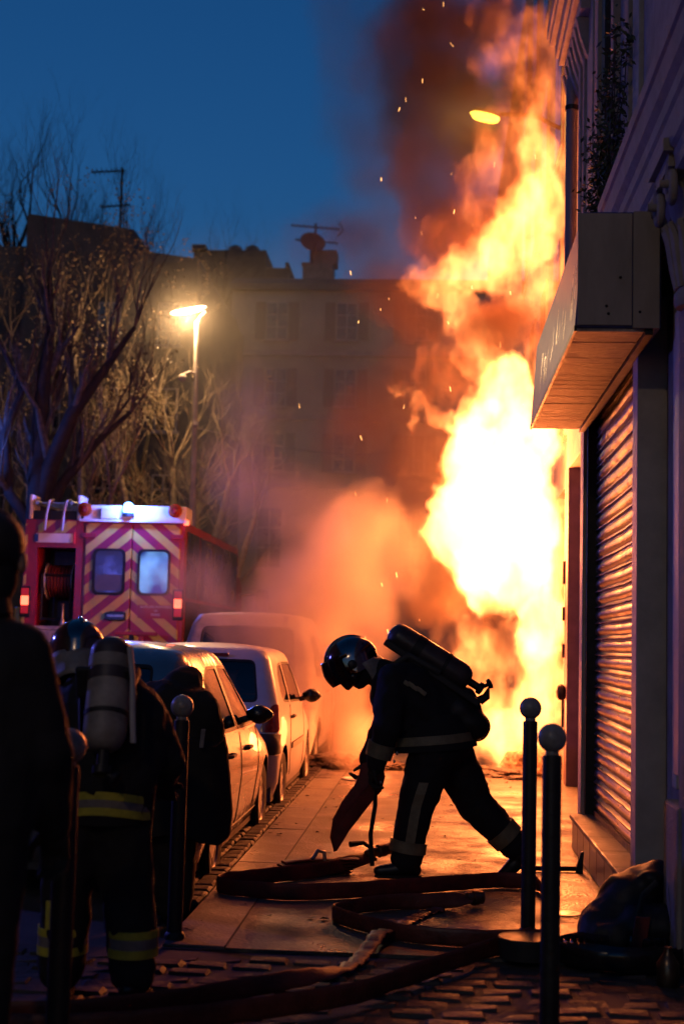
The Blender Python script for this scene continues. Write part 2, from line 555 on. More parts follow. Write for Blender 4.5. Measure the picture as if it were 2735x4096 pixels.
# worn streaks of bare metal on the street face, remains of lettering
for i in range(26):
    yy = random.choice((random.uniform(7.35, 8.0), random.uniform(8.1, 9.0), random.uniform(9.1, 9.8)))
    z0 = random.uniform(3.16, 3.3)
    z1 = z0 + random.uniform(0.06, 0.24)
    x = lambda z: 0.700 + 0.042 * (z - 3.09) / 0.61 - 0.0025
    wd = random.uniform(0.006, 0.02)
    MB().add([(x(z0), yy, z0), (x(z0), yy + wd, z0 + 0.01), (x(z1), yy + wd, z1), (x(z1), yy, z1 - 0.01)], [(0, 1, 2, 3)]).build('worn_streak', M['bare_metal'], SG)

# ------------------------------------------------------------------ burning shop building further on
B2 = thing('burning_building', (1.9, 16, 0), 'long facade with the burning shop front behind the flames', 'building')
w = MB()
w.box(1.58, 7, 12.15, 15.75, 0, 14)
w.box(1.58, 7, 18.6, 46, 0, 14)
w.box(1.58, 7, 15.75, 18.6, 3.4, 14)
w.box(2.6, 7, 15.75, 18.6, 0, 3.4)
w.build('wall', M['stone'], B2)
MB().box(1.43, 1.60, 12.16, 15.62, 3.40, 4.0).build('fascia', M['paint_cream'], B2, bevel=0.01)
MB().box(1.43, 1.60, 15.38, 15.60, 0, 3.40).build('pier', M['purple_paint'], B2, bevel=0.006)
MB().box(1.425, 1.50, 15.605, 15.70, 0, 3.4).build('door_frame', M['paint_cream'], B2)
for z0, z1 in ((0.6, 0.9), (1.35, 1.5), (1.75, 1.9), (2.15, 2.4)):
    MB().box(1.40, 1.43, 15.62, 15.66, z0, z1).build('hinge', M['dark_metal'], B2)
MB().lathe([(0.03, 0), (0.055, 0.03), (0.06, 0.09), (0.04, 0.15), (0.01, 0.17)], (1.385, 15.5, 0.9), (0, 0, 1), 10).build('bell', M['dark_metal'], B2, smooth=True)
for i, (x0, z0, z1) in enumerate(((1.52, 4.0, 4.1), (1.47, 4.1, 4.2))):
    MB().box(x0, 1.59, 12.2, 46, z0, z1).build('string_course', M['stone'], B2)
for yy in (13.2, 15.6, 18.0, 20.4, 22.8, 25.2):
    for zz in (4.9, 7.9, 10.9):
        wd = MB().box(1.545, 1.59, yy, yy + 1.05, zz, zz + 1.9).build('window_frame', M['frame_paint'], B2)
        for c_ in range(2):
            MB().box(1.535, 1.548, yy + 0.07 + 0.47 * c_, yy + 0.48 + 0.47 * c_, zz + 0.08, zz + 1.82).build('pane', M['pane'], wd, off=B2.location)

# ------------------------------------------------------------------ climbing plant on the ledge
PL = thing('balcony_plant', (1.12, 9.5, 4.13), 'dark bushy plant sprouting from the facade ledge above the sign', 'plant')
MB().lathe([(0.05, 0), (0.075, 0.13), (0.08, 0.15), (0.07, 0.15)], (1.11, 9.45, 4.13), (0, 0, 1), 14).build('pot', M['tile'], PL, smooth=True)
M['leaf_dark'] = mat('leaf_dark', (0.05, 0.065, 0.025), 0.6, var=0.3, scale=8)
M['twig'] = mat('twig', (0.10, 0.075, 0.055), 0.9, var=0.3, scale=10)
st, lf = MB(), MB()
rp = random.Random(3)
for i in range(22):
    b = Vector((1.11, 9.45, 4.24))
    d = Vector((rp.uniform(-0.10, 0.06), rp.uniform(-0.9, 0.6), rp.uniform(0.25, 1.25)))
    pts = [b + d * t + Vector((rp.uniform(-.02, .02), rp.uniform(-.05, .05), -0.12 * t * t)) for t in (0, 0.25, 0.5, 0.75, 1)]
    st.tube(pts, [0.008, 0.006, 0.005, 0.004, 0.002], 4)
    for p in pts[1:]:
        for _ in range(22):
            c = p + Vector((rp.gauss(0, 0.035), rp.gauss(0, 0.09), rp.gauss(0, 0.07)))
            c.x = min(c.x, 1.19)
            a = Vector((rp.uniform(-1, 1), rp.uniform(-1, 1), rp.uniform(-1, 1))).normalized() * rp.uniform(0.018, 0.035)
            q = a.cross(Vector((rp.uniform(-1, 1), rp.uniform(-1, 1), rp.uniform(-1, 1)))).normalized() * 0.011
            lf.add([c - a, c + q, c + a, c - q], [(0, 1, 2, 3)])
st.build('stem', M['twig'], PL)
lf.build('foliage', M['leaf_dark'], PL)

# ------------------------------------------------------------------ bollards
def bollard(loc, h, r, label):
    o = thing('bollard', loc, label, 'bollard', 'posts at the pavement corner', world=False)
    MB().lathe([(r, 0), (r, h - 0.135), (r * 0.96, h - 0.125), (r * 0.55, h - 0.12)], n=20).build('post', M['bollard'], o, smooth=True)
    MB().lathe([(r * 0.72, h - 0.122), (r * 0.72, h - 0.10), (r * 0.6, h - 0.095)], n=20).build('collar', M['bollard_ball'], o, smooth=True)
    MB().ball((0, 0, h - 0.058), 0.058 * r / 0.038, 20, 12).build('ball', M['bollard_ball'], o, smooth=60)
    MB().lathe([(r * 1.35, 0), (r * 1.35, 0.02), (r * 1.02, 0.035)], n=20).build('base_ring', M['bollard'], o, smooth=True)
    return o


bollard((0.505, 7.38, 0), 1.19, 0.037, 'dark bollard with pale ball top, behind the nearer one, right of the walking firefighter')
bollard((0.468, 5.60, -0.02), 1.17, 0.0375, 'nearest dark bollard at the bottom right, its pale ball catching blue light')
bollard((-1.215, 6.96, 0), 1.17, 0.037, 'dark bollard on the kerb beside the silver car, behind the stooping firefighter')
bollard((-1.235, 4.86, -0.02), 1.14, 0.04, 'blurred dark bollard at the lower left in front of the air-tank firefighter')
# ================================================================== background buildings
def window(parent, x, yw, z, w_, h_, off, cols=2, rows=3, shutters=True):
    """window on a facade that faces -Y at yw: frame, panes, sill, folded shutters"""
    fr = MB()
    fr.box(x - w_ / 2, x + w_ / 2, yw - 0.04, yw + 0.02, z, z + h_)
    fo = fr.build('window', M['frame_paint'], parent, off=off)
    pw, ph = (w_ - 0.06 * (cols + 1)) / cols, (h_ - 0.05 * (rows + 1)) / rows
    for c in range(cols):
        for r in range(rows):
            x0 = x - w_ / 2 + 0.06 + c * (pw + 0.06)
            z0 = z + 0.05 + r * (ph + 0.05)
            MB().box(x0, x0 + pw, yw - 0.055, yw - 0.043, z0, z0 + ph).build('pane', M['pane'], fo, off=off)
    MB().box(x - w_ / 2 - 0.1, x + w_ / 2 + 0.1, yw - 0.16, yw, z - 0.1, z - 0.003).build('sill', M['stone'], fo, off=off)
    if shutters:
        for sd in (-1, 1):
            xc = x + sd * (w_ / 2 + 0.24)
            MB().box(xc - 0.22, xc + 0.22, yw - 0.06, yw - 0.003, z, z + h_).build('shutter', M['shutter_wood'], fo, off=off)


B3 = thing('apartment_building', (-3, 60, 0), 'pale plastered apartment building behind the smoke, with shuttered windows', 'building')
MB().box(-8.9, 6, 60, 72, 0, 16.6).build('wall', M['plaster'], B3)
rf = MB()
rf.loft([[(-9.0, 59.7, 16.6), (6.1, 59.7, 16.6), (6.1, 72, 16.6), (-9.0, 72, 16.6)], [(-9.0, 59.7, 16.85), (6.1, 59.7, 16.85), (6.1, 72, 16.85), (-9.0, 72, 16.85)],
         [(-8.9, 60.4, 17.25), (6.0, 60.4, 17.25), (6.0, 71, 17.25), (-8.9, 71, 17.25)]])
ro = rf.build('roof', M['roof'], B3)
for zz in (13.75, 10.95, 8.0):
    MB().box(-8.93, 6.03, 59.85, 60, zz, zz + 0.22).build('string_course', M['stone'], B3)
for xi, xx in enumerate((-6.93, -3.92, -0.95)):
    for zi, zz in enumerate((14.45, 11.55, 8.75)):
        window(B3, xx, 60, zz, 0.95, 1.65, B3.location, 2, 3, True)
window(B3, -1.0, 60, 4.6, 1.1, 2.6, B3.location, 2, 3, False)
window(B3, -4.0, 60, 4.6, 1.1, 2.6, B3.location, 2, 3, False)
window(B3, -7.0, 60, 4.6, 1.1, 2.6, B3.location, 2, 3, False)
# chimney, tank and aerials on the roof
ch = MB().box(-6.0, -4.65, 61, 62.2, 17.1, 18.1)
ch.box(-5.6, -4.5, 61.1, 62.1, 18.1, 18.75)
ch.box(-6.06, -5.55, 60.95, 62.25, 18.0, 18.15)
cho = ch.build('chimney', M['stone_dark'], B3, bevel=0.05)
an = thing('satellite_dish', (-5.6, 61, 18.1), 'round satellite dish on the chimney below the roof aerial', 'satellite dish')
MB().tube([(-5.62, 61, 18.1), (-5.62, 61, 19.0)], 0.07, 8).build('mount', M['dark_metal'], an)
MB().lathe([(0.02, 0.0), (0.35, 0.05), (0.50, 0.13), (0.52, 0.16), (0.48, 0.13), (0.02, 0.04)], (-5.6, 60.85, 18.95), (0.35, -0.9, 0.2), 24, 0.86, 1.12).build('dish', M['roof'], an, smooth=True)
MB().tube([(-5.5, 60.75, 18.5), (-5.35, 60.3, 18.9)], 0.03, 6).build('feed_arm', M['dark_metal'], an)


def aerial(name, base, top, bars, label):
    o = thing(name, base, label, 'antenna')
    MB().tube([base, (base[0], base[1], top)], 0.05, 6).build('mast', M['dark_metal'], o)
    for (z, x0, x1, dz, n) in bars:
        b = MB().tube([(base[0] + x0, base[1], z + dz * x0), (base[0] + x1, base[1], z + dz * x1)], 0.035, 5).build('boom', M['dark_metal'], o)
        e = MB()
        for i in range(n):
            t = x0 + (x1 - x0) * (i + 0.5) / n
            e.tube([(base[0] + t, base[1] - 0.35, z + dz * t), (base[0] + t, base[1] + 0.35, z + dz * t)], 0.015, 4)
        e.build('element', M['dark_metal'], b, off=base)


aerial('aerial', (-5.48, 61.2, 18.1), 19.95, [(19.78, -1.1, 1.1, -0.08, 9), (19.15, -0.9, 1.0, -0.08, 8)], 'roof aerial with two long booms beside the smoke plume')
e_ = MB().tube([(-4.45, 61.2, 20.0), (-4.25, 61.2, 19.68), (-4.5, 61.2, 19.38)], 0.03, 5)
e_.build('reflector', M['dark_metal'], bpy.data.objects['aerial'])

# darker stepped roof masses behind the pale building
B4 = thing('rear_building', (-8, 74, 0), 'dark stepped roofline behind the pale apartment building', 'building')
k_ = 74 / 48
m_ = MB()
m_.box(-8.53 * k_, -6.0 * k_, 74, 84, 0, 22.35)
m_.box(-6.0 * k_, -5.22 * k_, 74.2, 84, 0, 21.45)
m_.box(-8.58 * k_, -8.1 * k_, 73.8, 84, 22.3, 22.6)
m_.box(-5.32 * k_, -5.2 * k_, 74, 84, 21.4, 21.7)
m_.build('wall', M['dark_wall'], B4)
for xx in (-7.17, -6.56):
    MB().lathe([(0.42, 0), (0.42, 0.25), (0.36, 0.45), (0.2, 0.55), (0.05, 0.62)], (xx * k_, 75, 22.3), (0, 0, 1), 14).build('roof_vent', M['roof'], B4, smooth=True)

# left dark building
B5 = thing('corner_building', (-14, 48, 0), 'unlit dark building behind the bare trees on the left', 'building')
m_ = MB()
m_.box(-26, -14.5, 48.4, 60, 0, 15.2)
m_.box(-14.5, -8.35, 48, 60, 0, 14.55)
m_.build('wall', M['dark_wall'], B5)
pr = MB()
pr.loft([[(-14.48, y, 14.5), (-10.66, y, 14.5), (-10.68, y, 15.75), (-14.48, y, 16.3)] for y in (48.1, 58)])
pr.build('attic', M['dark_wall'], B5)
pr = MB()
pr.loft([[(-10.62, y, 14.55), (-8.36, y, 14.55), (-8.36, y, 14.68), (-10.62, y, 15.0)] for y in (48.0, 58)])
pr.build('roof', M['roof'], B5)
for zz in (11.6, 8.6, 5.6):
    for xx in (-13.4, -11.4, -9.3):
        window(B5, xx, 48, zz, 0.8, 1.5, B5.location, 2, 3, False)
# unseen house row across the street, added to block sky light
MB().box(-30, -12.5, -14, 35, 0, 15).build('unseen_sky_blocker', M['dark_wall'], B5)
aerial('aerial', (-11.62, 50, 15.5), 18.6, [(18.5, -1.15, 0.1, 0.05, 7), (17.2, -0.75, 0.35, 0.08, 6)], 'thin roof aerial standing on the dark building by the bare tree tops')

# ================================================================== street lamps
def oblong_head(parent, c, dx, dz, L, wd, m_):
    """long luminaire: housing and glowing bowl"""
    c = Vector(c)
    ax = Vector((dx, 0, dz)).normalized()
    up = Vector((0, 0, 1))
    rings, rings2 = [], []
    for i in range(13):
        t = -1 + 2 * i / 12
        r = wd * math.sqrt(max(0.02, 1 - abs(t) ** 3))
        p = c + ax * (t * L)
        rings.append([p + Vector((0, math.cos(a) * r, 0.0 + max(0, math.sin(a)) * r * 0.6 + 0.012)) for a in [k * 2 * PI / 14 for k in range(14)]])
        rings2.append([p + Vector((0, math.cos(a) * r * 0.9, min(0, math.sin(a)) * r * 0.75)) for a in [k * 2 * PI / 14 for k in range(14)]])
    MB().loft(rings).build('housing', M['zinc'], parent, smooth=True)
    MB().loft(rings2).build('bowl', m_, parent, smooth=True)


M['sodium'] = emit('sodium', (1.0, 0.62, 0.28), 60)
M['sodium_yellow'] = emit('sodium_yellow', (1.0, 0.55, 0.06), 26)
LP = thing('street_lamp', (-5.15, 30, 0), 'tall street lamp with glowing oblong head above the bare shrubs', 'street lamp')
MB().tube([(-5.12, 30, 0), (-5.16, 30, 4), (-5.2, 30, 8.32)], [0.085, 0.07, 0.05], 12).build('post', M['stone'], LP, smooth=True)
MB().tube([(-5.2, 30, 8.25), (-5.12, 29.95, 8.42), (-5.0, 29.9, 8.52)], 0.035, 8).build('bracket', M['zinc'], LP)
oblong_head(LP, (-5.39, 29.9, 8.56), 1, 0.2, 0.38, 0.11, M['sodium'])
hb = MB().tube([(-5.17, 30, 7.17), (-5.30, 29.9, 7.2), (-5.42, 29.85, 7.14)], 0.03, 8).build('camera_arm', M['zinc'], LP)
MB().ball((-5.45, 29.85, 7.06), 0.09, 12, 8).build('camera_dome', M['stone'], hb, smooth=True, off=LP.location)
MB().lathe([(0.06, 0), (0.075, 0.05), (0.06, 0.12)], (-5.15, 29.93, 6.0), (0, 0, 1), 10).build('clamp', M['zinc'], LP)
lamp('street_lamp_light', (-5.39, 29.85, 8.35), 780, (1.0, 0.60, 0.27), 0.15)
cb = MB()
cb.tube([(-5.15 + 4.0 * t, 30 + 26 * t, 6.0 - 1.2 * math.sin(PI * t) * 0.3 + 3.2 * t) for t in [i / 12 for i in range(13)]], 0.012, 5)
tag(cb.build('cable', M['zinc']), 'thin cable slung from the lamp post to the pale building', 'cable')

L2 = thing('wall_lamp', (1.5, 18.3, 8.4), 'yellow street lamp glowing through the smoke above the flames', 'street lamp')
MB().tube([(1.58, 18.3, 8.25), (1.2, 18.3, 8.45), (0.75, 18.3, 8.46)], 0.03, 8).build('arm', M['dark_metal'], L2)
oblong_head(L2, (0.56, 18.3, 8.44), 1, -0.22, 0.20, 0.12, M['sodium_yellow'])
lamp('wall_lamp_light', (0.56, 18.25, 8.28), 60, (1.0, 0.6, 0.1), 0.1)

# ================================================================== trees (bare, early spring)
def grow(mb, p, d, L, r, depth, rnd, tips, curve=0.25, kids=(2, 3), shrink=0.72, spread=0.55, upb=0.12):
    n = 4 if depth > 1 else 3
    pts, rad = [p.copy()], [r]
    q, dd = p.copy(), d.copy()
    for i in range(n):
        dd = (dd + Vector((rnd.uniform(-1, 1), rnd.uniform(-1, 1), rnd.uniform(-0.7, 1))) * curve * 0.5 + Vector((0, 0, upb))).normalized()
        q = q + dd * (L / n)
        pts.append(q.copy())
        rad.append(r * (1 - 0.45 * (i + 1) / n))
    mb.tube(pts, rad, 8 if r > 0.05 else (5 if r > 0.012 else 3), False)
    if depth == 0:
        tips.append((q, dd))
        return
    for i in range(rnd.randint(*kids)):
        a = Vector((rnd.uniform(-1, 1), rnd.uniform(-1, 1), rnd.uniform(-0.6, 0.9)))
        nd = (dd + a * spread).normalized()
        k = n if i == 0 else rnd.randint(1, n)
        grow(mb, pts[k], nd, L * shrink * rnd.uniform(0.8, 1.15), rad[k] * 0.72, depth - 1, rnd, tips, curve, kids, shrink, spread, upb)


M['bark'] = mat('bark', (0.03, 0.022, 0.018), 0.9, var=0.3, scale=6, bump=0.5, bscale=14)
M['twig_pale'] = mat('twig_pale', (0.28, 0.21, 0.13), 0.8, var=0.3, scale=10)
M['glint_fleck'] = mat('glint_fleck', (0.15, 0.10, 0.055), 0.7, var=0.35, scale=7)


def flecks(tips, rnd, per, sp, size, mb):
    """small quads around the twig ends, added as glints of lamplit twigs"""
    for p, d in tips:
        for _ in range(per):
            c = p + Vector((rnd.gauss(0, sp), rnd.gauss(0, sp), rnd.gauss(0, sp)))
            a = Vector((rnd.uniform(-1, 1), rnd.uniform(-1, 1), rnd.uniform(-1, 1))).normalized() * rnd.uniform(0.5, 1) * size
            q = a.cross(Vector((rnd.uniform(-1, 1), rnd.uniform(-1, 1), rnd.uniform(-1, 1)))).normalized() * size * 0.5
            mb.add([c - a, c + q, c + a, c - q], [(0, 1, 2, 3)])


def tree(name, base, stems, label, seed, depth=5, m='bark', mt='twig', fl=0, flsize=0.05, flsp=0.2, kids=(2, 3), shrink=0.72, spread=0.55, group=None, curve=0.25, upb=0.12, grow_len=1.0):
    rnd = random.Random(seed)
    o = thing(name, base, label, 'tree', group)
    tr, cr, tips = MB(), MB(), []
    for pts, rad in stems:
        pts = [Vector(p) for p in pts]
        tr.tube(pts, rad, 10)
        for i in range(1, len(pts)):
            d = (pts[i] - pts[i - 1]).normalized()
            for _ in range(2 if i < len(pts) - 1 else 3):
                a = Vector((rnd.uniform(-1, 1), rnd.uniform(-1, 1), rnd.uniform(-0.3, 0.8)))
                grow(cr, pts[i], (d + a * 0.7).normalized(), rnd.uniform(1.2, 1.9) * grow_len, rad[i] * 0.6, depth, rnd, tips, curve, kids, shrink, spread, upb)
    tr.build('trunk', M[m], o, smooth=True)
    cr.build('crown', M[mt], o)
    if fl:
        f = MB()
        flecks(tips, rnd, fl, flsp, flsize, f)
        f.build('twig_glint', M['glint_fleck'], o)  # flecks added for the bokeh look of lamplit twigs
    return o


tree('bare_tree', (-7.35, 26, 0), [
    ([(-7.35, 26, 0), (-7.35, 26, 3.6), (-7.38, 26, 5.0), (-7.35, 25.9, 6.1), (-7.25, 25.9, 7.2), (-7.3, 25.8, 8.3)], [0.30, 0.26, 0.21, 0.16, 0.10, 0.05]),
    ([(-7.38, 26, 3.5), (-7.15, 25.9, 4.6), (-6.75, 25.8, 5.6), (-6.1, 25.7, 6.5), (-5.6, 25.6, 7.2)], [0.2, 0.17, 0.13, 0.08, 0.04]),
    ([(-7.35, 26, 3.3), (-6.95, 26, 4.3), (-6.35, 26.1, 5.1), (-5.75, 26.2, 5.7)], [0.14, 0.11, 0.07, 0.04]),
    ([(-7.4, 26, 3.4), (-7.9, 25.9, 4.1), (-8.05, 25.9, 5.2), (-7.7, 25.8, 6.0), (-8.3, 25.7, 7.2)], [0.13, 0.11, 0.1, 0.07, 0.04]),
], 'big bare tree with dark forked trunk rising behind the fire engine', 11, depth=5, shrink=0.68, grow_len=0.62)

tree('shrub', (-5.8, 31.6, 0), [
    ([(-5.8, 31.6, 0), (-5.8, 31.6, 3.2), (-5.9, 31.5, 5.3)], [0.12, 0.10, 0.06]),
    ([(-5.2, 31.6, 0), (-5.0, 31.5, 3.2), (-4.6, 31.5, 5.0)], [0.12, 0.10, 0.06]),
    ([(-6.3, 31.6, 0), (-6.6, 31.6, 3.2), (-7.1, 31.6, 5.1)], [0.12, 0.10, 0.06]),
    ([(-5.5, 31.8, 0), (-5.4, 31.7, 2.8), (-5.3, 31.6, 4.6)], [0.12, 0.10, 0.06]),
    ([(-4.9, 31.8, 0), (-4.5, 31.7, 2.6), (-4.0, 31.6, 4.3)], [0.11, 0.09, 0.06])],
    'pale twiggy shrub lit by the street lamp behind the fire engine', 5, depth=5, m='twig_pale', mt='twig_pale', shrink=0.7, spread=0.8, curve=0.45, kids=(2, 4), grow_len=0.72, upb=0.03)
tree('shrub', (-7.0, 29.5, 0), [
    ([(-7.0, 29.5, 0), (-7.0, 29.5, 2.5), (-6.8, 29.4, 4.4)], [0.1, 0.08, 0.05]),
    ([(-8.2, 29.5, 0), (-8.2, 29.5, 2.5), (-8.4, 29.4, 4.8)], [0.1, 0.08, 0.05]),
    ([(-7.6, 30, 0), (-7.6, 30, 3.5), (-7.6, 29.9, 6.0)], [0.1, 0.08, 0.05])],
    'tangled warm-lit shrub behind the forked tree trunk on the left', 8, depth=4, m='twig_pale', mt='twig_pale', fl=2, flsize=0.05, flsp=0.25, shrink=0.68, spread=0.7, curve=0.35, kids=(2, 4))
tree('shrub', (-8.5, 32, 0), [
    ([(-8.5, 32, 0), (-8.4, 32, 3.5), (-8.0, 32, 6.5), (-7.6, 32, 8.2)], [0.12, 0.1, 0.07, 0.04]),
    ([(-9.6, 32, 0), (-9.8, 32, 3.5), (-10, 32, 6.5), (-9.9, 32, 8.4)], [0.12, 0.1, 0.07, 0.04]),
    ([(-7.4, 32.2, 0), (-7.2, 32.2, 3.0), (-6.8, 32.2, 5.0), (-6.5, 32.2, 7.0)], [0.12, 0.1, 0.07, 0.04])],
    'tall tree with added flecks catching lamp light, behind the forked bare tree', 15, depth=3, m='bark', mt='twig', fl=6, flsize=0.045, flsp=0.10, shrink=0.75, spread=0.75, curve=0.35, kids=(2, 4), grow_len=0.9)
# trees standing behind the dark building, tops above its roof
for i, (xx, hh, sd, nm) in enumerate(((-20.3, 23.5, 21, 'leftmost bare tree top above the dark roofs, tallest of the row'), (-16.9, 21.0, 22, 'bare tree top behind the thin roof aerial'),
                                      (-13.2, 18.6, 23, 'low bare tree top right of the attic block, against the blue sky'))):
    tree('far_tree', (xx, 64, 0), [([(xx, 64, 0), (xx, 64, hh * 0.55), (xx + 0.4, 64, hh * 0.8)], [0.4, 0.32, 0.2]),
                                   ([(xx, 64, hh * 0.45), (xx - 1.6, 63.5, hh * 0.72), (xx - 2.3, 63, hh * 0.85)], [0.25, 0.18, 0.1]),
                                   ([(xx, 64, hh * 0.45), (xx + 1.9, 64, hh * 0.7), (xx + 2.8, 64, hh * 0.86)], [0.25, 0.18, 0.1])],
         nm, sd, depth=5, shrink=0.76, group='tree tops behind the roofs', upb=0.1, mt='bark', spread=0.75, curve=0.4, grow_len=1.5)
# ================================================================== cars
M['silver'] = mat('silver', (0.36, 0.35, 0.35), 0.24, metal=0.85, var=0.06, scale=3, rvar=0.06, coat=0.6)
M['white_paint'] = mat('white_paint', (0.62, 0.60, 0.60), 0.38, var=0.08, scale=3, rvar=0.08, coat=0.4)
M['ash_paint'] = mat('ash_paint', (0.50, 0.47, 0.45), 0.5, var=0.2, scale=3, rvar=0.1)
M['plastic'] = mat('plastic', (0.03, 0.03, 0.032), 0.55, var=0.15, scale=10)
M['seat'] = mat('seat', (0.03, 0.028, 0.028), 0.9, var=0.2, scale=14)
M['tail_red'] = mat('tail_red', (0.28, 0.015, 0.012), 0.2, var=0.2, scale=20, coat=0.5)
M['alloy'] = mat('alloy', (0.40, 0.39, 0.38), 0.4, metal=0.7, var=0.15, scale=10)
M['car_glass'] = glass('car_glass', (0.55, 0.56, 0.55), 0.06)
M['dark_glass'] = glass('dark_glass', (0.16, 0.16, 0.16), 0.10)
M['plate'] = mat('plate', (0.55, 0.53, 0.42), 0.5, var=0.1, scale=8)


def ip(tab):
    zs = [t[0] for t in tab]
    vs = [t[1] for t in tab]
    return lambda z: float(np.interp(z, zs, vs))


def offset_poly(poly, d):
    """shrink a closed polygon by d"""
    n = len(poly)
    area = sum(poly[i][0] * poly[(i + 1) % n][1] - poly[(i + 1) % n][0] * poly[i][1] for i in range(n))
    sg = 1 if area > 0 else -1
    out = []
    for i in range(n):
        a, b, c = Vector(poly[i - 1]), Vector(poly[i]), Vector(poly[(i + 1) % n])
        e1, e2 = (b - a).normalized(), (c - b).normalized()
        nrm = Vector((-(e1.y + e2.y), e1.x + e2.x))
        if nrm.length < 1e-6:
            nrm = Vector((-e1.y, e1.x))
        nrm.normalize()
        k = max(0.5, nrm.dot(Vector((-e1.y, e1.x))))
        out.append(tuple(b + nrm * sg * d / k))
    return out


def round_poly(pts, r, n=4):
    out = []
    m = len(pts)
    for i in range(m):
        a, b, c = Vector(pts[i - 1]), Vector(pts[i]), Vector(pts[(i + 1) % m])
        d1, d2 = (a - b), (c - b)
        rr = min(r, d1.length * 0.45, d2.length * 0.45)
        p, q = b + d1.normalized() * rr, b + d2.normalized() * rr
        for k in range(n + 1):
            t = k / n
            out.append(tuple(p * (1 - t) ** 2 + b * 2 * t * (1 - t) + q * t * t))
    return out


def inside(p, poly):
    x, y = p
    r = False
    n = len(poly)
    j = n - 1
    for i in range(n):
        xi, yi = poly[i]
        xj, yj = poly[j]
        if (yi > y) != (yj > y) and x < (xj - xi) * (y - yi) / (yj - yi) + xi:
            r = not r
        j = i
    return r


class Shell:
    """car skin sliced by height: at each height z a rounded plan outline; s = metres along it from the rear centre"""

    def __init__(s, yr, yf, w, cr, cf, z0, z1):
        s.yr, s.yf, s.w, s.cr, s.cf, s.z0, s.z1 = yr, yf, w, cr, cf, z0, z1
        zm = 0.6
        W, C, F = w(zm), cr(zm), cf(zm)
        s.b = [0, W - C]
        s.b.append(s.b[-1] + C * PI / 2)
        s.b.append(s.b[-1] + (yf(zm) - F) - (yr(zm) + C))
        s.b.append(s.b[-1] + F * PI / 2)
        s.b.append(s.b[-1] + W - F)

    def P(s, a, z):
        W, C, F, r, f = s.w(z), s.cr(z), s.cf(z), s.yr(z), s.yf(z)
        b = s.b
        if a <= b[1]:
            x = a / b[1] * (W - C)
            bow = 0.03 * (x / W) ** 2
            return Vector((x, r + bow, z))
        if a <= b[2]:
            t = (a - b[1]) / (b[2] - b[1]) * PI / 2
            return Vector((W - C + C * math.sin(t), r + 0.03 * ((W - C) / W) ** 2 * (1 - math.sin(t)) + C * (1 - math.cos(t)), z))
        if a <= b[3]:
            t = (a - b[2]) / (b[3] - b[2])
            y = (r + C) + t * ((f - F) - (r + C))
            return Vector((W - 0.02 * (2 * t - 1) ** 4, y, z))
        if a <= b[4]:
            t = (a - b[3]) / (b[4] - b[3]) * PI / 2
            return Vector((W - 0.02 - F + F * math.cos(t), f - F + F * math.sin(t), z))
        t = (a - b[4]) / (b[5] - b[4])
        return Vector(((W - 0.02 - F) * (1 - t), f, z))

    def side(s, y, z):
        """(y,z) in side view -> (a,z)"""
        W, C, F, r, f = s.w(z), s.cr(z), s.cf(z), s.yr(z), s.yf(z)
        t = (y - (r + C)) / ((f - F) - (r + C))
        return (s.b[2] + t * (s.b[3] - s.b[2]), z)

    def rear(s, x, z):
        W, C = s.w(z), s.cr(z)
        return (min(x / (W - C), 1) * s.b[1], z)

    def N(s, a, z):
        e = 0.004
        u = s.P(min(a + e, s.b[5]), z) - s.P(max(a - e, 0), z)
        v = s.P(a, min(z + e, s.z1)) - s.P(a, max(z - e, s.z0))
        return u.cross(v).normalized()


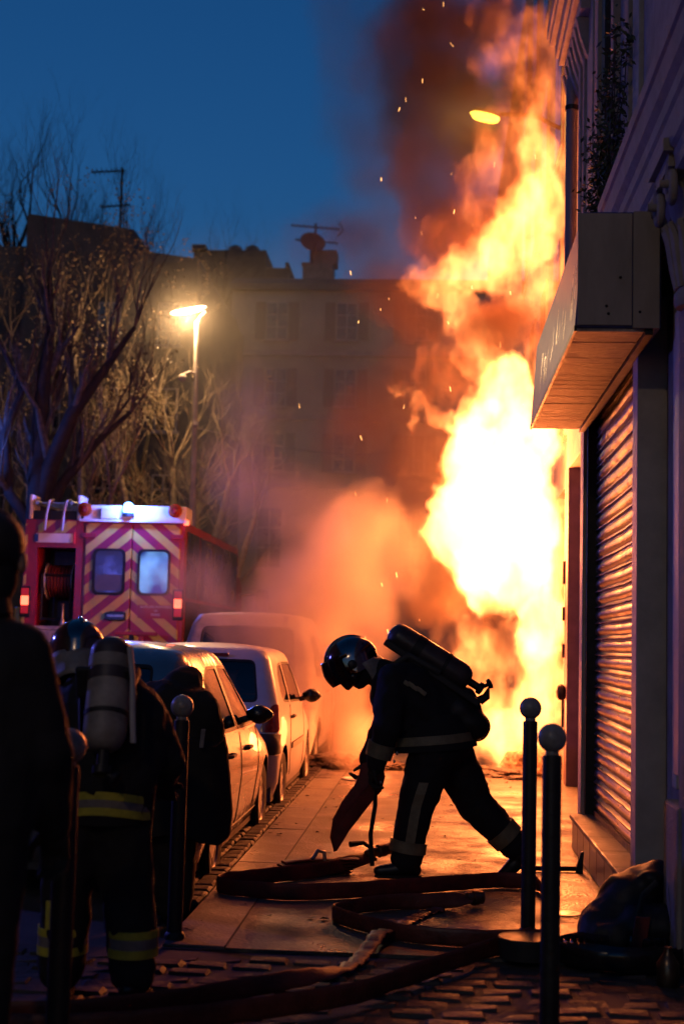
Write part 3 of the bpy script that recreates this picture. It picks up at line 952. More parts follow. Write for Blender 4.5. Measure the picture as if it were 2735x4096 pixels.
def car(name, loc, label, P, rotz=0.0):
    o = thing(name, loc, label, 'car', 'cars parked along the kerb', world=False)
    o.rotation_euler.z = rotz
    S = Shell(*[ip(P[k]) for k in ('yr', 'yf', 'w', 'cr', 'cf')], P['z0'], P['z1'])
    loops = []                                   # (part, material, polygon in (a,z), mirrored)
    for nm, m_, view, poly, rr in P['loops']:
        pp = round_poly(poly, rr) if rr else poly
        # subdivide long edges
        q = []
        for i in range(len(pp)):
            a_, b_ = pp[i], pp[(i + 1) % len(pp)]
            k = max(1, int(math.hypot(b_[0] - a_[0], b_[1] - a_[1]) / 0.12))
            for t in range(k):
                q.append((a_[0] + (b_[0] - a_[0]) * t / k, a_[1] + (b_[1] - a_[1]) * t / k))
        if view == 'side':
            uv = [S.side(*p) for p in q]
        elif view == 'rear':
            uv = [S.rear(*p) for p in q]
        else:
            uv = list(q)
        loops.append((nm, m_, uv))
        if nm.endswith('window'):
            loops.append((nm + '_glass', P['glass'], offset_poly(uv, 0.022)))
    # constrained triangulation of the half skin
    pts, edges = [], []
    b = S.b
    cols = list(np.linspace(0, b[1], 7)) + list(np.linspace(b[1], b[2], 6)[1:]) + list(np.linspace(b[2], b[3], 22)[1:]) + list(np.linspace(b[3], b[4], 6)[1:]) + list(np.linspace(b[4], b[5], 6)[1:])
    rows = P['rows']
    for z in rows:
        for a in cols:
            pts.append(Vector((a, z)))
    nc = len(cols)
    for j in range(len(rows)):
        for i in range(nc - 1):
            if j in (0, len(rows) - 1):
                edges.append((j * nc + i, j * nc + i + 1))
    for j in range(len(rows) - 1):
        for i in (0, nc - 1):
            edges.append((j * nc + i, (j + 1) * nc + i))
    for nm, m_, uv in loops:
        n0 = len(pts)
        for p in uv:
            p = (p[0], max(p[1], rows[0]))
            pts.append(Vector(p))
        edges += [(n0 + i, n0 + (i + 1) % len(uv)) for i in range(len(uv))]
    vo, eo, fo, *_ = geometry.delaunay_2d_cdt(pts, edges, [], 0, 1e-5)
    parts = {}
    for f in fo:
        c = sum((vo[i] for i in f), Vector((0, 0))) / len(f)
        key = 'body'
        if c.x < 0 or c.x > b[5]:
            continue
        for nm, m_, uv in loops:
            if inside((c.x, c.y), uv):
                key = nm
        parts.setdefault(key, []).append(f)
    V3 = [S.P(v.x, v.y) for v in vo]
    NN = [S.N(v.x, v.y) for v in vo]
    mats = {nm: m_ for nm, m_, _ in loops}
    body = None
    order = ['body'] + [k for k in parts if k != 'body']
    for key in order:
        if key == 'arch':
            continue
        mb = MB()
        inset = -0.006 if key.endswith('glass') else 0.0
        proud = P.get('proud', {}).get(key, 0.0)
        for sgn in (1, -1):
            if sgn == -1 and key in P.get('right_only', ()):
                continue
            idx = {}
            vs, fs = [], []
            for f in parts[key]:
                ff = []
                for i in f:
                    if i not in idx:
                        idx[i] = len(vs)
                        p = V3[i] + NN[i] * (inset + proud)
                        vs.append((p.x * sgn, p.y, p.z))
                    ff.append(idx[i])
                fs.append(tuple(ff))
            # side windows and lamps: left and right are separate parts
            if sgn == -1 and not key.startswith(('rear', 'wind')) and key not in ('body', 'bumper', 'lower_bumper', 'front_bumper'):
                mb2 = MB().add(vs, fs)
                mk(mb2, key, mats, o, P)
            else:
                mb.add(vs, fs)
        if key == 'body':
            # roof cap
            ring = [S.P(a, rows[-1]) for a in cols]
            cy = (S.yr(rows[-1]) + S.yf(rows[-1])) / 2
            K = 7
            for sgn in (1, -1):
                rr = []
                for k in range(K + 1):
                    t = k / K
                    sc_ = 1 - t
                    crown = P['crown'] * (1 - sc_ ** 2.2)
                    rr.append([(p.x * sc_ * sgn, cy + (p.y - cy) * (0.35 + 0.65 * sc_), p.z + crown) for p in ring])
                mb.loft(rr, False, False)
            body = mk(mb, key, {'body': P['paint']}, o, P)
        else:
            mk(mb, key, mats, o, P)
    # underbody and wheels
    R = P['R']
    MB().box(-S.w(0.4) + 0.06, S.w(0.4) - 0.06, S.yr(0.4) + 0.08, S.yf(0.4) - 0.08, 0.17, 0.30).build('underbody', M['plastic'], o)
    for wy in P['wheels']:
        for sgn in (1, -1):
            xw = sgn * (S.w(0.4) - 0.10)
            ax = (sgn, 0, 0)
            wh = MB().lathe([(R * 0.60, -0.085), (R * 0.9, -0.095), (R * 0.985, -0.075), (R, -0.04), (R, 0.04), (R * 0.985, 0.075), (R * 0.9, 0.095), (R * 0.62, 0.085), (R * 0.6, 0.06)], (xw, wy, R), ax, 32).build('wheel', M['rubber'], o, smooth=35)
            rim = MB().lathe([(R * 0.62, 0.075), (R * 0.60, 0.085), (R * 0.56, 0.07), (R * 0.5, 0.055), (R * 0.2, 0.075), (0.02, 0.08)], (xw, wy, R), ax, 24).build('rim', M['alloy'], wh, smooth=35)
            hol = MB()
            for k in range(8):
                a_ = k * PI / 4
                cc = Vector((xw + sgn * 0.0645, wy + math.cos(a_) * R * 0.42, R + math.sin(a_) * R * 0.42))
                rad_ = Vector((0, math.cos(a_), math.sin(a_)))
                tan_ = Vector((0, -math.sin(a_), math.cos(a_)))
                hol.obox(cc, Vector((0.012, 0, 0)), rad_ * R * 0.07, tan_ * R * 0.09)
            hol.build('slot', M['black'], wh)
            # wheel housing
            MB().lathe([(R + 0.055, -0.13), (R + 0.055, 0.06)], (xw - sgn * 0.06, wy, R + 0.01), ax, 24).build('wheel_housing', M['black'], o)
    # mirrors
    for sgn in (1, -1):
        y, z = P['mirror']
        xm = S.w(z)
        mm = MB()
        rings = []
        for i in range(9):
            t = i / 8
            r = math.sin(PI * min(0.97, max(0.06, t))) ** 0.6
            rings.append([(sgn * (xm + 0.03 + 0.19 * t), y + 0.02 + 0.055 * r * math.cos(a) + (0.03 * t), z + 0.075 * r * math.sin(a) * (1 - 0.15 * t)) for a in [k * PI / 6 for k in range(12)]])
        mm.loft(rings)
        mo = mm.build('mirror', M['black_gloss'] if P.get('dark_mirror', 1) else P['paint'], o, smooth=50)
        MB().tube([(sgn * (xm - 0.03), y + 0.03, z - 0.05), (sgn * (xm + 0.06), y + 0.03, z - 0.02)], 0.025, 8).build('mirror_arm', M['plastic'], mo)
    # handles
    for (y, z) in P['handles']:
        for sgn in (1, -1):
            p = S.P(*S.side(y, z))
            hm = MB()
            hm.tube([(sgn * (p.x - 0.005), y - 0.09, z), (sgn * (p.x + 0.026), y - 0.07, z + 0.003), (sgn * (p.x + 0.028), y + 0.07, z + 0.006), (sgn * (p.x - 0.005), y + 0.09, z + 0.004)], 0.014, 6)
            hm.build('door_handle', M['plastic'], o, smooth=True)
    # seams
    for poly in P['seams']:
        for sgn in (1, -1):
            pp = []
            for i in range(len(poly) - 1):
                for t in range(8):
                    y = poly[i][0] + (poly[i + 1][0] - poly[i][0]) * t / 8
                    z = poly[i][1] + (poly[i + 1][1] - poly[i][1]) * t / 8
                    p = S.P(*S.side(y, z))
                    pp.append((p.x * sgn, p.y, p.z))
            MB().tube(pp, 0.0045, 4).build('door_seam', M['black'], o)
    # seats and dashboard
    for (x, y) in P['seats']:
        st = MB()
        st.loft([[(x - 0.24, y, 0.45), (x + 0.24, y, 0.45), (x + 0.24, y + 0.14, 0.45), (x - 0.24, y + 0.14, 0.45)], [(x - 0.23, y - 0.12, 0.95), (x + 0.23, y - 0.12, 0.95), (x + 0.21, y - 0.03, 0.95), (x - 0.21, y - 0.03, 0.95)],
                 [(x - 0.17, y - 0.16, 1.06), (x + 0.17, y - 0.16, 1.06), (x + 0.16, y - 0.08, 1.06), (x - 0.16, y - 0.08, 1.06)]])
        so = st.build('seat', M['seat'], o, bevel=0.04)
        hr = MB()
        hr.ball((x, y - 0.15, 1.20), (0.145, 0.06, 0.115), 14, 9)
        hr.build('headrest', M['seat'], so, smooth=60)
    MB().box(-S.w(0.9) + 0.12, S.w(0.9) - 0.12, P['dash'], P['dash'] + 0.35, 0.5, 0.97).build('dashboard', M['plastic'], o, bevel=0.05)
    MB().box(-0.11, 0.11, P['dash'] - 0.25, P['dash'] - 0.22, 1.33, 1.40).build('inside_mirror', M['black'], o, bevel=0.01)
    return o, S


def mk(mb, key, mats, o, P):
    nm = {'body': 'body'}.get(key, key)
    m_ = mats[key]
    if key.endswith('window'):
        nm, m_ = 'window_seal', M['black']
    elif key.endswith('glass'):
        nm = {'rear_window_glass': 'rear_window', 'wind_window_glass': 'windscreen'}.get(key, 'side_window')
    ob = mb.build(nm, m_, o)
    bm = bmesh.new()
    bm.from_mesh(ob.data)
    bmesh.ops.remove_doubles(bm, verts=bm.verts, dist=0.0008)
    bmesh.ops.recalc_face_normals(bm, faces=bm.faces)
    bm.to_mesh(ob.data)
    bm.free()
    smooth_by_angle(ob.data, 38)
    return ob


def arch(y, R, z0):
    pts = []
    rr = R + 0.05
    for i in range(17):
        a = PI * (1 - i / 16)
        pts.append((y + rr * math.cos(a), max(z0, R + 0.01 + rr * math.sin(a))))
    pts.append((y + rr, z0))
    pts.insert(0, (y - rr, z0))
    return pts


rows0 = [0.22, 0.28, 0.34, 0.40, 0.46, 0.52, 0.58, 0.64, 0.70, 0.76, 0.82, 0.88, 0.94, 1.0, 1.06, 1.12, 1.18, 1.24, 1.30, 1.35, 1.40, 1.44, 1.47, 1.49]

# silver car, nearest
P1 = dict(paint=M['silver'], glass=M['dark_glass'], z0=0.22, z1=1.49, rows=rows0, crown=0.055, R=0.30,
          yr=[(0.22, 0.06), (0.35, 0.0), (0.6, -0.02), (0.75, 0.02), (0.95, 0.06), (1.1, 0.14), (1.3, 0.27), (1.42, 0.38), (1.49, 0.50)],
          yf=[(0.22, 3.72), (0.5, 3.80), (0.66, 3.70), (0.76, 3.45), (0.86, 3.0), (0.93, 2.86), (1.2, 2.45), (1.42, 2.15), (1.49, 1.98)],
          w=[(0.22, 0.77), (0.35, 0.815), (0.62, 0.845), (0.8, 0.84), (0.93, 0.82), (1.0, 0.795), (1.2, 0.715), (1.4, 0.635), (1.46, 0.60), (1.49, 0.55)],
          cr=[(0.22, 0.20), (0.8, 0.26), (1.1, 0.22), (1.45, 0.16), (1.49, 0.16)], cf=[(0.22, 0.35), (0.7, 0.4), (0.9, 0.3), (1.49, 0.2)],
          wheels=(0.62, 3.09), mirror=(1.95, 1.03), handles=((0.98, 0.80), (1.82, 0.80)), seats=((-0.37, 1.35), (0.37, 1.35)), dash=2.45,
          seams=[[(0.72, 0.90), (0.80, 0.70), (0.98, 0.45), (1.0, 0.3)], [(1.52, 0.96), (1.54, 0.6), (1.53, 0.26)], [(2.5, 0.92), (2.52, 0.6), (2.4, 0.28)], [(0.4, 0.285), (3.6, 0.285)]],
          loops=[('rear_window', M['black'], 'rear', [(-0.12, 1.0), (0.46, 1.0), (0.43, 1.40), (-0.12, 1.41)], 0.05),
                 ('side_window', M['black'], 'side', [(0.62, 1.05), (0.95, 0.955), (1.46, 0.95), (1.43, 1.385), (1.05, 1.385), (0.78, 1.30)], 0.05),
                 ('front_window', M['black'], 'side', [(1.53, 0.95), (2.40, 0.95), (2.12, 1.25), (1.93, 1.38), (1.50, 1.385)], 0.05),
                 ('wind_window', M['black'], 'az', None, 0.05),
                 ('tail_lamp', M['tail_red'], 'az', None, 0.04),
                 ('belt_strip', M['steel'], 'side', [(0.80, 0.935), (2.5, 0.925), (2.5, 0.942), (0.80, 0.952)], 0),
                 ('arch', M['black'], 'side', arch(0.62, 0.30, 0.22), 0), ('arch', M['black'], 'side', arch(3.09, 0.30, 0.22), 0)],
          proud={'belt_strip': 0.006, 'tail_lamp': 0.004})


def fill(P):
    S = Shell(*[ip(P[k]) for k in ('yr', 'yf', 'w', 'cr', 'cf')], P['z0'], P['z1'])
    out = []
    for l in P['loops']:
        l = list(l)
        if l[3] is None and l[0] == 'wind_window':
            b = S.b
            l[3] = [(b[4] - 0.02, 1.0), (b[5] + 0.12, 1.0), (b[5] + 0.12, 1.40), (b[4] - 0.06, 1.39)]
        if l[3] is None and l[0] == 'tail_lamp':
            b = S.b
            l[3] = P.get('tail') or [(b[1] - 0.05, 0.70), (b[2] - 0.02, 0.68), (b[2] + 0.10, 0.74), (b[2] - 0.02, 0.98), (b[1] + 0.05, 1.0)]
        out.append(tuple(l))
    # a half window that touches the centre line stays open to its mirror image
    P['loops'] = out


fill(P1)
car('parked_car', (-2.155, 8.45, -0.12), 'nearest parked silver hatchback, its side glowing orange, behind the stooping firefighters', P1)

# white hatchback, second
P2 = dict(paint=M['white_paint'], glass=M['car_glass'], z0=0.22, z1=1.49, rows=rows0, crown=0.055, R=0.29,
          yr=[(0.22, 0.10), (0.32, 0.03), (0.5, -0.02), (0.62, -0.05), (0.74, -0.045), (0.76, 0.0), (0.95, 0.04), (1.1, 0.10), (1.3, 0.20), (1.42, 0.28), (1.49, 0.38)],
          yf=[(0.22, 3.66), (0.5, 3.74), (0.66, 3.64), (0.76, 3.4), (0.86, 3.0), (0.93, 2.84), (1.2, 2.45), (1.42, 2.15), (1.49, 1.98)],
          w=[(0.22, 0.74), (0.35, 0.79), (0.62, 0.80), (0.8, 0.795), (0.97, 0.785), (1.05, 0.77), (1.2, 0.73), (1.4, 0.67), (1.46, 0.64), (1.49, 0.58)],
          cr=[(0.22, 0.14), (0.8, 0.15), (1.1, 0.13), (1.45, 0.11), (1.49, 0.11)], cf=[(0.22, 0.35), (0.7, 0.4), (0.9, 0.3), (1.49, 0.2)],
          wheels=(0.62, 3.12), mirror=(2.12, 1.03), handles=((1.22, 0.86),), seats=((-0.36, 1.55), (0.36, 1.55)), dash=2.45,
          seams=[[(1.08, 0.98), (1.08, 0.5), (1.12, 0.3)], [(2.45, 0.94), (2.47, 0.6), (2.4, 0.28)]],
          loops=[('rear_window', M['black'], 'rear', [(-0.12, 1.03), (0.60, 1.03), (0.54, 1.40), (-0.12, 1.41)], 0.06),
                 ('side_window', M['black'], 'side', [(0.50, 1.08), (0.62, 1.02), (1.06, 1.0), (1.02, 1.38), (0.78, 1.36), (0.60, 1.28)], 0.05),
                 ('front_window', M['black'], 'side', [(1.12, 1.0), (2.32, 0.97), (2.08, 1.25), (1.9, 1.37), (1.08, 1.38)], 0.05),
                 ('wind_window', M['black'], 'az', None, 0.05),
                 ('tail_lamp', M['tail_red'], 'az', None, 0.05),
                 ('bumper', M['plastic'], 'az', None, 0),
                 ('rub_strip', M['frame_paint'], 'side', [(1.2, 0.56), (2.4, 0.56), (2.4, 0.62), (1.2, 0.62)], 0),
                 ('arch', M['black'], 'side', arch(0.62, 0.29, 0.22), 0), ('arch', M['black'], 'side', arch(3.12, 0.29, 0.22), 0)],
          proud={'rub_strip': 0.012, 'tail_lamp': 0.006, 'bumper': 0.012})
S_ = Shell(*[ip(P2[k]) for k in ('yr', 'yf', 'w', 'cr', 'cf')], 0.22, 1.49)
P2['tail'] = [(S_.b[1] - 0.03, 0.775), (S_.b[2] - 0.04, 0.775), (S_.b[2] - 0.06, 0.95), (S_.b[1] + 0.18, 1.02), (S_.b[1] + 0.08, 1.01)]
P2['loops'] = [(l[0], l[1], l[2], [(-0.12, 0.585), (S_.b[2] + 0.14, 0.585), (S_.b[2] + 0.12, 0.755), (-0.12, 0.755)] if l[0] == 'bumper' else l[3], l[4]) for l in P2['loops']]
fill(P2)
c2, _ = car('parked_car', (-2.115, 12.42, -0.12), 'white hatchback parked ahead of the silver car, seen from behind with red tail lamp', P2)
MB().box(-0.26, 0.26, -0.022, -0.012, 0.80, 0.90).build('number_plate', M['plate'], c2)
MB().box(-0.30, 0.30, 0.27, 0.30, 1.425, 1.455).build('brake_lamp', M['tail_red'], c2, bevel=0.01)

# tall pale van in the smoke, third
rows3 = [0.25, 0.33, 0.42, 0.52, 0.62, 0.72, 0.82, 0.92, 1.0, 1.1, 1.2, 1.3, 1.4, 1.5, 1.6, 1.7, 1.78, 1.84, 1.88]
P3 = dict(paint=M['ash_paint'], glass=M['car_glass'], z0=0.25, z1=1.88, rows=rows3, crown=0.05, R=0.31,
          yr=[(0.25, 0.06), (0.5, 0.0), (0.9, 0.0), (1.1, 0.03), (1.5, 0.12), (1.75, 0.2), (1.88, 0.32)],
          yf=[(0.25, 4.0), (0.6, 4.05), (0.8, 3.9), (0.95, 3.55), (1.05, 3.2), (1.4, 2.85), (1.8, 2.4), (1.88, 2.2)],
          w=[(0.25, 0.78), (0.5, 0.85), (0.9, 0.85), (1.1, 0.83), (1.5, 0.76), (1.8, 0.68), (1.88, 0.62)],
          cr=[(0.25, 0.15), (1.88, 0.13)], cf=[(0.25, 0.3), (1.88, 0.2)],
          wheels=(0.68, 3.35), mirror=(2.5, 1.15), handles=((1.6, 0.95),), seats=((-0.4, 1.7), (0.4, 1.7)), dash=2.8,
          seams=[[(1.2, 1.1), (1.2, 0.3)], [(2.7, 1.1), (2.7, 0.35)]],
          loops=[('rear_window', M['black'], 'rear', [(-0.12, 1.12), (0.60, 1.12), (0.55, 1.74), (-0.12, 1.76)], 0.08),
                 ('side_window', M['black'], 'side', [(0.45, 1.15), (1.35, 1.13), (1.33, 1.68), (0.6, 1.66)], 0.06),
                 ('front_window', M['black'], 'side', [(1.45, 1.13), (2.7, 1.12), (2.3, 1.6), (1.43, 1.68)], 0.06),
                 ('wind_window', M['black'], 'az', None, 0.05),
                 ('tail_lamp', M['frame_paint'], 'az', None, 0.05),
                 ('arch', M['black'], 'side', arch(0.68, 0.31, 0.25), 0), ('arch', M['black'], 'side', arch(3.35, 0.31, 0.25), 0)],
          proud={'tail_lamp': 0.008})
S_ = Shell(*[ip(P3[k]) for k in ('yr', 'yf', 'w', 'cr', 'cf')], 0.25, 1.88)
P3['tail'] = [(S_.b[1] - 0.04, 0.78), (S_.b[2] - 0.04, 0.78), (S_.b[2] - 0.02, 1.2), (S_.b[1] + 0.06, 1.22)]
fill(P3)
car('parked_car', (-2.2, 16.75, -0.12), 'tall pale parked car half hidden in smoke beside the fire', P3)

# ================================================================== fire engine
VX0, VX1, VY = -5.84, -3.545, 20.0
FE = thing('fire_engine', (-4.7, 20, -0.12), 'red and yellow striped fire engine seen from behind with blue beacon', 'fire engine')
M['fe_red'] = mat('fe_red', (0.30, 0.012, 0.025), 0.35, var=0.1, scale=4, coat=0.3)
M['fe_white'] = mat('fe_white', (0.65, 0.64, 0.66), 0.4, var=0.08, scale=5)
M['fe_dark'] = mat('fe_dark', (0.02, 0.02, 0.022), 0.6, var=0.2, scale=6)
M['fe_grey'] = mat('fe_grey', (0.38, 0.36, 0.38), 0.5, var=0.1, scale=5)
M['hose_red'] = mat('hose_red', (0.16, 0.018, 0.015), 0.6, var=0.25, scale=10, bump=0.15, bscale=60)
M['amber_dark'] = mat('amber_dark', (0.30, 0.05, 0.01), 0.25, var=0.1, scale=10)
M['tail_lit'] = emit('tail_lit', (1.0, 0.10, 0.05), 5.0)
M['tail_dim'] = emit('tail_dim', (0.8, 0.02, 0.03), 0.35)
M['blue_lit'] = emit('blue_lit', (0.10, 0.30, 1.0), 18.0)
M['fe_painted_reflection'] = emit('fe_painted_reflection', (0.03, 0.16, 1.0), 0.32)
gn = M['fe_painted_reflection'].node_tree                 # blue reflection on the pane, painted as uneven emission
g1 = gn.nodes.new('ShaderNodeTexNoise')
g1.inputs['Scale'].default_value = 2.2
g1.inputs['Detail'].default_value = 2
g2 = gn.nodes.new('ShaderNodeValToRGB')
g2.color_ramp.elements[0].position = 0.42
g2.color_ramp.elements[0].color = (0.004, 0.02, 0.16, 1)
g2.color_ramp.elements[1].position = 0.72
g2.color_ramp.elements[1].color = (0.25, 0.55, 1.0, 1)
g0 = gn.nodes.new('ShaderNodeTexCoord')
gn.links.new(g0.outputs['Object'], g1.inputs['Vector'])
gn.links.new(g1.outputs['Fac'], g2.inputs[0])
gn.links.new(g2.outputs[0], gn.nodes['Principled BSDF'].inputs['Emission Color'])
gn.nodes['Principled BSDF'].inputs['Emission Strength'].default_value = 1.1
M['fe_film'] = mat('fe_film', (0.10, 0.10, 0.13), 0.4, var=0.1, scale=5)
M['fe_glass'] = mat('fe_glass', (0.02, 0.03, 0.06), 0.3, var=0.1, scale=3, spec=0.8)
# chevron print on the rear doors
ch_ = bpy.data.materials.new('chevron')
ch_.use_nodes = True
nt = ch_.node_tree
bs = nt.nodes['Principled BSDF']
bs.inputs['Roughness'].default_value = 0.35
tc = nt.nodes.new('ShaderNodeTexCoord')
sx = nt.nodes.new('ShaderNodeSeparateXYZ')
nt.links.new(tc.outputs['Object'], sx.inputs[0])


def mth(nt, op, a, b=None):
    n = nt.nodes.new('ShaderNodeMath')
    n.operation = op
    for i, v in enumerate((a, b)):
        if v is None:
            continue
        if isinstance(v, (int, float)):
            n.inputs[i].default_value = v
        else:
            nt.links.new(v, n.inputs[i])
    return n.outputs[0]


ax_ = mth(nt, 'ABSOLUTE', mth(nt, 'ADD', sx.outputs['X'], -0.40))
fr_ = mth(nt, 'FRACT', mth(nt, 'MULTIPLY', mth(nt, 'ADD', mth(nt, 'MULTIPLY', ax_, 0.83), sx.outputs['Z']), 1 / 0.285))
st_ = mth(nt, 'GREATER_THAN', fr_, 0.5)
nz = nt.nodes.new('ShaderNodeTexNoise')
nz.inputs['Scale'].default_value = 6
nt.links.new(tc.outputs['Object'], nz.inputs['Vector'])
mx_ = nt.nodes.new('ShaderNodeMix')
mx_.data_type = 'RGBA'
mx_.inputs[6].default_value = (0.36, 0.02, 0.07, 1)
mx_.inputs[7].default_value = (0.66, 0.56, 0.12, 1)
nt.links.new(st_, mx_.inputs[0])
mg = nt.nodes.new('ShaderNodeMix')
mg.data_type = 'RGBA'
mg.blend_type = 'MULTIPLY'
mg.inputs[0].default_value = 0.5
nt.links.new(mx_.outputs[2], mg.inputs[6])
nt.links.new(nz.outputs['Color'], mg.inputs[7])
nt.links.new(mg.outputs[2], bs.inputs['Base Color'])
M['chevron'] = ch_

# body shell: left locker bay stays open
bd = MB()
bd.box(-5.00, VX1, VY + 0.03, 25.6, 0.35, 3.12)
bd.box(VX0, -5.00, VY + 0.75, 25.6, 0.35, 3.12)
bd.box(VX0, -5.66, VY, VY + 0.75, 0.5, 3.12)
bd.box(-5.10, -5.00, VY, VY + 0.75, 0.5, 3.12)
bd.box(-5.66, -5.10, VY, VY + 0.75, 2.72, 3.12)
bd.box(-5.66, -5.10, VY, VY + 0.75, 0.5, 0.75)
bd.build('body', M['fe_red'], FE)
cabm = MB()
cabm.loft([[(VX0 + 0.1, 25.6, z0), (VX1 - 0.08, 25.6, z0), (VX1 - 0.08, 27.0 + dz, z0), (VX0 + 0.1, 27.0 + dz, z0)] for z0, dz in ((0.4, 0.25), (1.4, 0.25), (2.5, -0.2), (2.65, -0.5))])
cabm.build('cab', M['fe_red'], FE, bevel=0.05)
for (x0, x1) in ((-4.965, -4.295), (-4.285, -3.60)):
    dr = MB().box(x0, x1, VY - 0.012, VY + 0.028, 0.7, 3.08).build('rear_door', M['chevron'], FE, bevel=0.01)
    xc = (x0 + x1) / 2 + (0.02 if x0 < -4.5 else -0.02)
    rw = [(xc - 0.235, 2.06), (xc + 0.235, 2.06), (xc + 0.235, 2.72), (xc - 0.235, 2.72)]
    o_, i_ = round_poly(rw, 0.10, 6), round_poly(offset_poly(rw, 0.035), 0.08, 6)
    g = MB()
    g.loft([[(p[0], VY - 0.013, p[1]) for p in o_], [(p[0], VY - 0.035, p[1]) for p in o_], [(p[0], VY - 0.035, p[1]) for p in i_], [(p[0], VY - 0.016, p[1]) for p in i_]], False)
    go_ = g.build('window_seal', M['black'], dr, off=FE.location)
    pn = MB()
    pn.add([(p[0], VY - 0.019, p[1]) for p in i_], [tuple(range(len(i_)))])
    pn.build('window_pane', M['fe_glass'] if x0 < -4.5 else M['fe_painted_reflection'], dr, off=FE.location)
    if x0 < -4.5:
        MB().add([(xc - 0.195, VY - 0.0205, 2.12), (xc + 0.195, VY - 0.0205, 2.12), (xc + 0.195, VY - 0.0205, 2.35), (xc - 0.195, VY - 0.0205, 2.35)], [(0, 1, 2, 3)]).build('frosted_film', M['fe_film'], dr, off=FE.location)
    for zz in (0.95, 2.9):
        xh = x0 + 0.05 if x0 < -4.5 else x1 - 0.05
        MB().box(xh - 0.1, xh + 0.1, VY - 0.03, VY - 0.013, zz - 0.035, zz + 0.035).build('hinge', M['fe_red'], dr, off=FE.location, bevel=0.006)
hd = MB()
hd.loft([[(x, VY - 0.015 - d, 1.76 + s_ * h) for d, s_ in ((0, -1), (0.05, -0.8), (0.05, 0.8), (0, 1))] for x, h in ((-4.64, 0.05), (-4.56, 0.075), (-4.40, 0.075), (-4.335, 0.06))])
hd.build('door_handle', M['black_gloss'], FE, bevel=0.01)
MB().box(-4.60, -4.36, VY - 0.085, VY - 0.062, 1.745, 1.78).build('handle_bar', M['steel'], FE, bevel=0.006)
# the lettering on the right door
def text(body, size, loc, m_, parent, rot=(PI / 2, 0, 0), ext=0.0):
    cu = bpy.data.curves.new('lettering', 'FONT')
    cu.body = body
    cu.size = size
    cu.align_x = 'CENTER'
    cu.extrude = ext
    tmp = bpy.data.objects.new('tmp', cu)
    COL.objects.link(tmp)
    dg = bpy.context.evaluated_depsgraph_get()
    me = bpy.data.meshes.new_from_object(tmp.evaluated_get(dg))
    bpy.data.objects.remove(tmp)
    o = bpy.data.objects.new('lettering', me)
    me.materials.clear()
    me.materials.append(m_)
    COL.objects.link(o)
    o.parent = parent
    o.location = Vector(loc) - parent.location
    o.rotation_euler = rot
    return o


MB().box(-4.17, -3.66, VY - 0.016, VY - 0.013, 1.74, 1.93).build('name_panel', M['fe_red'], FE)
text('SAPEURS-POMPIERS', 0.052, (-3.915, VY - 0.019, 1.885), M['fe_white'], FE)
text('DE', 0.04, (-3.915, VY - 0.019, 1.835), M['fe_white'], FE)
text('PARIS', 0.052, (-3.915, VY - 0.019, 1.775), M['fe_white'], FE)
# roof board with lamps and beacon
MB().box(-5.02, VX1 + 0.02, VY + 0.0, VY + 0.5, 3.12, 3.34).build('roof_board', M['fe_white'], FE, bevel=0.02)
MB().box(-5.05, VX1 + 0.03, VY - 0.06, VY + 0.06, 3.10, 3.135).build('drip_rail', M['fe_white'], FE)
MB().box(-4.75, -4.50, VY - 0.05, VY + 0.0, 3.14, 3.30).build('vent_box', M['fe_white'], FE, bevel=0.01)
for xx in (-4.98, -3.68):
    lo_ = MB().lathe([(0.085, 0), (0.10, 0.03), (0.10, 0.07), (0.085, 0.08)], (xx, VY - 0.0, 3.27), (0, -1, 0), 20).build('amber_lamp', M['amber_dark'], FE, smooth=True)
    MB().lathe([(0.05, 0.08), (0.045, 0.10), (0.01, 0.105)], (xx, VY, 3.27), (0, -1, 0), 16).build('lamp_lens', M['tail_red'], lo_, smooth=True, off=FE.location)
bc = MB().lathe([(0.085, 0), (0.085, 0.05), (0.07, 0.055)], (-4.36, VY - 0.02, 3.18), (0, 0, 1), 16).build('beacon', M['black'], FE, smooth=True)
MB().lathe([(0.062, 0.05), (0.075, 0.10), (0.068, 0.17), (0.035, 0.20), (0.01, 0.205)], (-4.36, VY - 0.02, 3.18), (0, 0, 1), 16).build('beacon_dome', M['blue_lit'], bc, smooth=True, off=FE.location)
lamp('beacon_light', (-4.30, VY - 0.16, 3.38), 170, (0.08, 0.17, 1.0), 0.06)
# two unseen beacons, assumed off-frame left, added to light tree, sign and bollards blue
lamp('beacon_light', (-8.7, 25.0, 4.9), 150, (0.08, 0.17, 1.0), 0.1)
lamp('beacon_light', (-6.6, 10.5, 3.0), 280, (0.14, 0.15, 1.0), 0.08)
# unseen street lamp assumed behind the camera, added as warm fill
lamp('street_lamp_light', (-3.5, -5.0, 7.5), 260, (1.0, 0.66, 0.36), 0.15)
# clearance lamp and tail lamps
MB().box(VX1 - 0.01, VX1 + 0.06, VY - 0.03, VY + 0.02, 3.07, 3.14).build('clearance_lamp', M['tail_lit'], FE, bevel=0.01)
for xx in (-5.80, -3.60):
    tb = MB().box(xx - 0.075, xx + 0.075, VY - 0.03, VY + 0.0, 1.72, 2.16).build('tail_lamp', M['black'], FE, bevel=0.015)
    MB().box(xx - 0.055, xx + 0.055, VY - 0.05, VY - 0.031, 2.03, 2.13).build('lens', M['tail_dim'], tb, bevel=0.01, off=FE.location)
    MB().box(xx - 0.055, xx + 0.055, VY - 0.05, VY - 0.031, 1.89, 2.02).build('lens', M['tail_lit'], tb, bevel=0.01, off=FE.location)
    MB().box(xx - 0.055, xx + 0.055, VY - 0.05, VY - 0.031, 1.77, 1.88).build('lens', M['tail_dim'], tb, bevel=0.01, off=FE.location)
